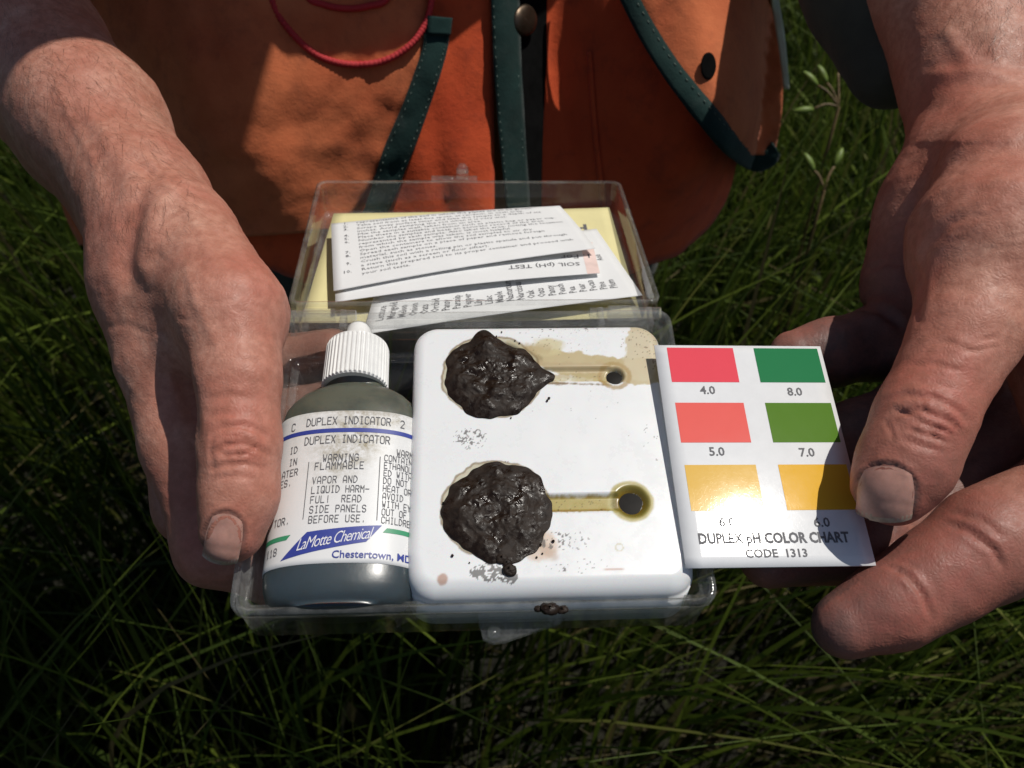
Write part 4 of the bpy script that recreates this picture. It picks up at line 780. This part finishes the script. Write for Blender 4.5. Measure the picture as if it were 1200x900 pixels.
def hairs(Vh, fn, poly, n, dirpx, L, zr):
    px, py, Z = project(Vh); poly = np.array(poly, float); ins = np.zeros(len(px), bool); j = len(poly)-1
    for i in range(len(poly)):
        c = ((poly[i, 1] > py) != (poly[j, 1] > py)) & (px < (poly[j, 0]-poly[i, 0])*(py-poly[i, 1])/(poly[j, 1]-poly[i, 1]+1e-9)+poly[i, 0]); ins ^= c; j = i
    _, g = grad(fn, Vh, .001); ok = np.where(ins & (Z < zr*ZF) & (((EYE-Vh)*g).sum(1) > 0))[0]
    if not len(ok): return []
    ok = RNG.choice(ok, n); P = Vh[ok]+RNG.normal(0, .0004, (n, 3)); G = g[ok]; d0 = np.array([dirpx[0], 0, 0])+np.array([0, SP, CP])*-dirpx[1]; d = d0+RNG.normal(0, .26, (n, 3)); d -= (d*G).sum(1)[:, None]*G; d /= np.linalg.norm(d, axis=1)[:, None]; side = np.cross(d, G)
    Ls = RNG.uniform(L[0], L[1], n)[:, None]; cv = RNG.normal(0, .25, (n, 1)); V = np.zeros((n, 4, 2, 3))
    for i, q in enumerate((0, .33, .66, 1.)):
        c = P+d*Ls*q+side*cv*Ls*q*q+G*(Ls*.30*(q-q*q*.75)); w_ = .000034*(1-.7*q); V[:, i, 0] = c-side*w_; V[:, i, 1] = c+side*w_
    b = np.arange(n)[:, None]*8; i = np.arange(3)[None]*2; F = np.stack([b+i, b+i+1, b+i+3, b+i+2], -1).reshape(-1, 4); return [(V.reshape(-1, 3), F)]
H = hairs(VL, fL, [(0, -20), (110, -20), (215, 180), (235, 260), (170, 300), (90, 250), (0, 190)], 1700, (.55, .75), (.004, .0095), 1.6)
H += hairs(VR, fR, [(1080, -10), (1210, -10), (1210, 60), (1150, 60)], 120, (-.2, 1), (.004, .008), 1.6)
o = 0; hv = []; hf = []
for v, f in H: hv.append(v); hf.append(f+o); o += len(v)
hh = mesh('arm_hair', np.vstack(hv), np.vstack(hf), M['hair'], person, rel=PR); hh['kind'] = 'stuff'

# ------------------------------------------------------------------ clothes
VX, VY, VA = -.053, .50, .193                                # vest axis and half width
def bulges(x, z):
    b = .030*np.exp(-(((x+.125)/.070)**2+((z-.640)/.055)**2))            # left pouch
    b += .062*np.exp(-(((x-.102)/.044)**2+((z-.618)/np.where(z > .618, .085, .048))**2))           # right pouch
    b -= .018*np.exp(-(((x-.022)/.018)**2))                              # valley beside the front opening
    b += .006*np.sin(x*60+z*25)*np.exp(-((z-.60)/.10)**2)*.5
    return b
def front_depth(z): return .5-np.interp(z, [.45, .56, .72, .82, 1.0], [.165, .158, .058, .052, .06])
def vest_y(x, z):
    s = np.clip((x-VX)/VA, -1, 1); y0 = front_depth(z); return VY-(VY-y0)*np.sqrt(np.maximum(1-abs(s)**2.6, 0))-bulges(x, z)*(1-abs(s)**4)
def hem(x): return .535+.035*smooth01(-.02, -.20, x)*1.0+.0*x
def wr(x, z): return .0022*n2(x, z, 38, 3, 2.)+.0010*n2(x, z, 110, 2, 4.)-.0062*np.abs(n2(x+.25*z, z*.22, 40, 2, 6.))-.0022*np.abs(n2(x-.8*z, z*.45, 62, 2, 1.))-.0006*np.abs(n2(x+.4*z, z*.6, 150, 2, 3.))
vest = empty('vest', loc=tuple(PR)); vest.parent = person; vest.location = (0, 0, 0)
def vest_half(xa, xb, name):
    n, m = 90, 70; zt = np.linspace(0, 1, m); xs = np.linspace(xa, xb, n); X, T_ = np.meshgrid(xs, zt, indexing='ij'); Z_ = hem(X)+(1.0-hem(X))*T_; x, z = X.ravel(), Z_.ravel()
    V = np.stack([x, vest_y(x, z)+wr(x, z), z], 1); o = mesh(name, V, gridf(n, m), M['vest'], vest, rel=PR); solid(o, .0018, 1); return o
pl = vest_half(VX-VA*.999, -.0085, 'left_panel'.replace('left_', 'front_')); pr = vest_half(.0095, VX+VA*.999, 'front_panel')
th = np.linspace(0, np.pi, 60); zs = np.linspace(0, 1, 30); TH, T_ = np.meshgrid(th, zs, indexing='ij'); x = VX+VA*np.cos(TH).ravel(); Z_ = hem(x)+(1.0-hem(x))*T_.ravel()
V = np.stack([x, VY+.12*np.sin(TH).ravel()+wr(x*3, Z_), Z_], 1); solid(mesh('back_panel', V, gridf(60, 30), M['vest'], vest, rel=PR), .0018, 1)
def flap_lift(py): return .022*smooth01(-60, 195, py)
def vsurf(px, py, off):
    """points of the vest's front seen along these sight lines, lifted off by off"""
    R_ = ray(px, py); t_ = np.full(len(R_), .30)
    for _ in range(60):
        P = EYE+R_*t_[:, None]; t_ = t_+.5*(vest_y(P[:, 0], P[:, 2])+wr(P[:, 0], P[:, 2])-P[:, 1])/np.maximum(R_[:, 1], .3)
    P = EYE+R_*t_[:, None]; return P-np.array([0, .85, -.5])*np.asarray(off).reshape(-1, 1)
def band(name, A, Bp, mat, off, n=60, m=8, puff=0., th_=.0012, par=None, edge=0., lift=False):
    a = spline(A, n); b = spline(Bp, n); q = np.linspace(0, 1, m); X = a[:, None]*(1-q)[None, :, None]+b[:, None]*q[None, :, None]; s = np.linspace(0, 1, n)[:, None]
    of = off+puff*np.sin(np.pi*q)[None]*np.ones((n, 1))+edge*0; V = vsurf(X[..., 0].ravel(), X[..., 1].ravel(), of.ravel()+(flap_lift(X[..., 1].ravel()) if lift else 0)); o = mesh(name, V, gridf(n, m), mat, par or vest, rel=PR); solid(o, th_, 0); return o
pk = band('pocket', [(40, -70), (50, 60), (62, 170), (76, 240), (96, 286)], [(500, -70), (500, 55), (470, 130), (440, 205), (402, 268)], M['pocket'], .004, 60, 50, .004)
pk['label'] = 'large faded orange pocket at the left of the picture'
band('binding', [(498, 24), (496, 60), (475, 120), (450, 180), (432, 235), (412, 275)], [(529, 26), (524, 62), (506, 120), (484, 180), (462, 235), (440, 275)], M['trim'], .0065, 50, 6, .001, .0016, pk)
band('binding_end', [(503, 21), (503, 42)], [(531, 23), (529, 43)], M['trim'], .0085, 8, 6, .001, .002, pk)
band('seam', [(688, 60), (694, 150), (704, 240), (716, 340)], [(693, 60), (700, 150), (710, 240), (722, 340)], M['vest'], .0008, 50, 5, .0010, .0008)
def stitches(P, off, par, lift=False, n=34):
    Q = spline(P, n*3); parts = []
    for i in range(n-1):
        a = Q[i*3:i*3+2]; w_ = vsurf(a[:, 0], a[:, 1], off+(flap_lift(a[:, 1]) if lift else 0)); parts.append(tube(w_, .00022, 4))
    V, F = join(parts); o = mesh('stitching', V, F, M['thread'], par, rel=PR); o['kind'] = 'stuff'
stitches([(500, 42), (499, 62), (479, 122), (454, 182), (437, 236), (418, 275)], .0078, pk); stitches([(526, 46), (521, 62), (503, 120), (480, 180), (458, 235), (436, 275)], .0078, pk)
stitches([(577, -40), (581, 60), (587, 150), (595, 230), (603, 320)], .0062, vest); stitches([(603, -40), (606, 60), (611, 150), (616, 230), (621, 320)], .0062, vest)
band('button_strip', [(574, -60), (578, 60), (584, 150), (592, 230), (600, 320)], [(606, -60), (609, 60), (614, 150), (619, 230), (624, 320)], M['trim'], .0050, 60, 8, .001, .0016)
band('inner_facing', [(600, -60), (604, 60), (610, 150), (616, 230), (620, 320)], [(640, -60), (640, 60), (636, 150), (634, 230), (634, 320)], M['dark'], .0010, 60, 6, 0, .001)
fp = band('pocket', [(690, -90), (730, 0), (765, 70), (805, 130), (845, 178)], [(900, -90), (903, 0), (906, 70), (903, 130), (893, 178)], M['pocket'], .006, 60, 30, .006, lift=True)
fp['label'] = 'orange pocket flap bound in green with a dark eyelet'
band('binding', [(688, -90), (722, 0), (758, 75), (797, 134), (835, 178), (868, 196), (890, 190), (898, 178)], [(708, -88), (746, 4), (782, 72), (822, 126), (850, 160), (870, 172), (882, 170), (889, 164)], M['trim'], .0095, 70, 6, .001, .0018, fp, lift=True)
band('piping', [(890, -40), (899, 40), (904, 105)], [(899, -40), (908, 40), (910, 105)], M['piping'], .011, 30, 4, 0, .001, fp, lift=True)
stitches([(742, 8), (778, 74), (818, 128), (848, 162), (870, 176), (886, 172)], .0115, fp, True)
def disc_on(name, px, py, rx, ry, off, mat, par, dome=0.):
    n, m = 8, 24; r = np.linspace(0, 1, n)[:, None]; a = np.linspace(0, 2*np.pi, m, endpoint=False)[None]; X = (px+rx*r*np.cos(a)).ravel(); Y = (py+ry*r*np.sin(a)).ravel()
    V = vsurf(X, Y, off+dome*(1-np.repeat(r.ravel(), m)**2)); o = mesh(name, V, gridf(n, m, True), mat, par, rel=PR); solid(o, .001, 0); return o
disc_on('eyelet', 816, 80, 8, 15, .0134+flap_lift(np.array(80.)), M['dark'], fp)
disc_on('snap_button', 615, 25, 13, 18, .0062, M['brass'], vest, .003)
# cord hanging over the chest
def cordpath(P, off): P = spline(P, 260); return vsurf(P[:, 0], P[:, 1], np.full(260, off))
CR_ = .00148+.00014*np.sin(np.arange(260)*1.6)
parts = [tube(cordpath([(312, -60), (325, 5), (345, 38), (375, 65), (410, 76), (450, 73), (482, 55), (500, 30), (508, 0), (512, -60)], .0080), CR_, 8), tube(cordpath([(340, -60), (362, -4), (385, 8), (410, 12), (435, 9), (458, -2), (480, -60)], .0075), CR_, 8)]
V, F = join(parts); tag(mesh('red_cord', V, F, M['cord']), 'thin red cord hanging in two loops over the vest', 'cord')
# sleeve of the arm at the right, trousers, hat
def cloth_part(name, groups, lo, hi, h, mat, amp=.004):
    fn = lambda P: field(P, groups, .01)+amp*noise3(P, 30, 2)+amp*.4*noise3(P, 75, 2); V, F = surface(fn, lo, hi, h, 1); return mesh(name, V, F, mat, person, rel=PR)
for S_, E_ in ((SHO_L, ELB_L), (SHO_R, ELB_R)): cloth_part('sleeve', [(.01, [cap(S_+[0, .02, .0], E_+(S_-E_)*.12, .050, .058)])], np.minimum(S_, E_)-.10, np.maximum(S_, E_)+.12, .006, M['olive'], .004)
sv = [(.006, chain([(1120, -260, 1.85, 130), (1040, -40, 1.60, 84), (1042, 80, 1.55, 46)])+chain([(1010, -40, 1.62, 40), (1030, 60, 1.58, 30)]))]
A = np.array([c[i] for c in sv[0][1] for i in (0, 1)]); cloth_part('sleeve', sv, A.min(0)-.06, A.max(0)+.06, .003, M['olive'], .0025)
tr = [(.012, [cap((-.12, .53, .50), (-.12, .50, .10), .080, .068), cap((.03, .53, .50), (.03, .50, .10), .080, .068), cap((-.12, .52, .075), (-.13, .90, .07), .062, .05), cap((.03, .52, .075), (.04, .90, .07), .062, .05), cap((-.12, .55, .53), (.03, .55, .53), .09, .09)])]
cloth_part('trousers', tr, (-.26, .36, -.02), (.17, 1.0, .68), .008, M['olive'], .006)
t_ = np.linspace(0, 2*np.pi, 48, endpoint=False); rows = [(.137, .022, .60), (.139, .020, 0), (.133, .022, 0), (.105, .032, 0), (.098, .045, 0), (.092, .085, 0), (.078, .105, 0), (.040, .114, 0), (.001, .115, 0)]
V = np.vstack([np.stack([HEAD[0]+r*np.cos(t_), HEAD[1]-.005+r*1.12*np.sin(t_), np.full(48, HEAD[2]+.045+z-.03)], 1) for r, z, _ in rows]); mesh('hat', V, gridf(len(rows), 48, True), M['hat'], person, rel=PR)
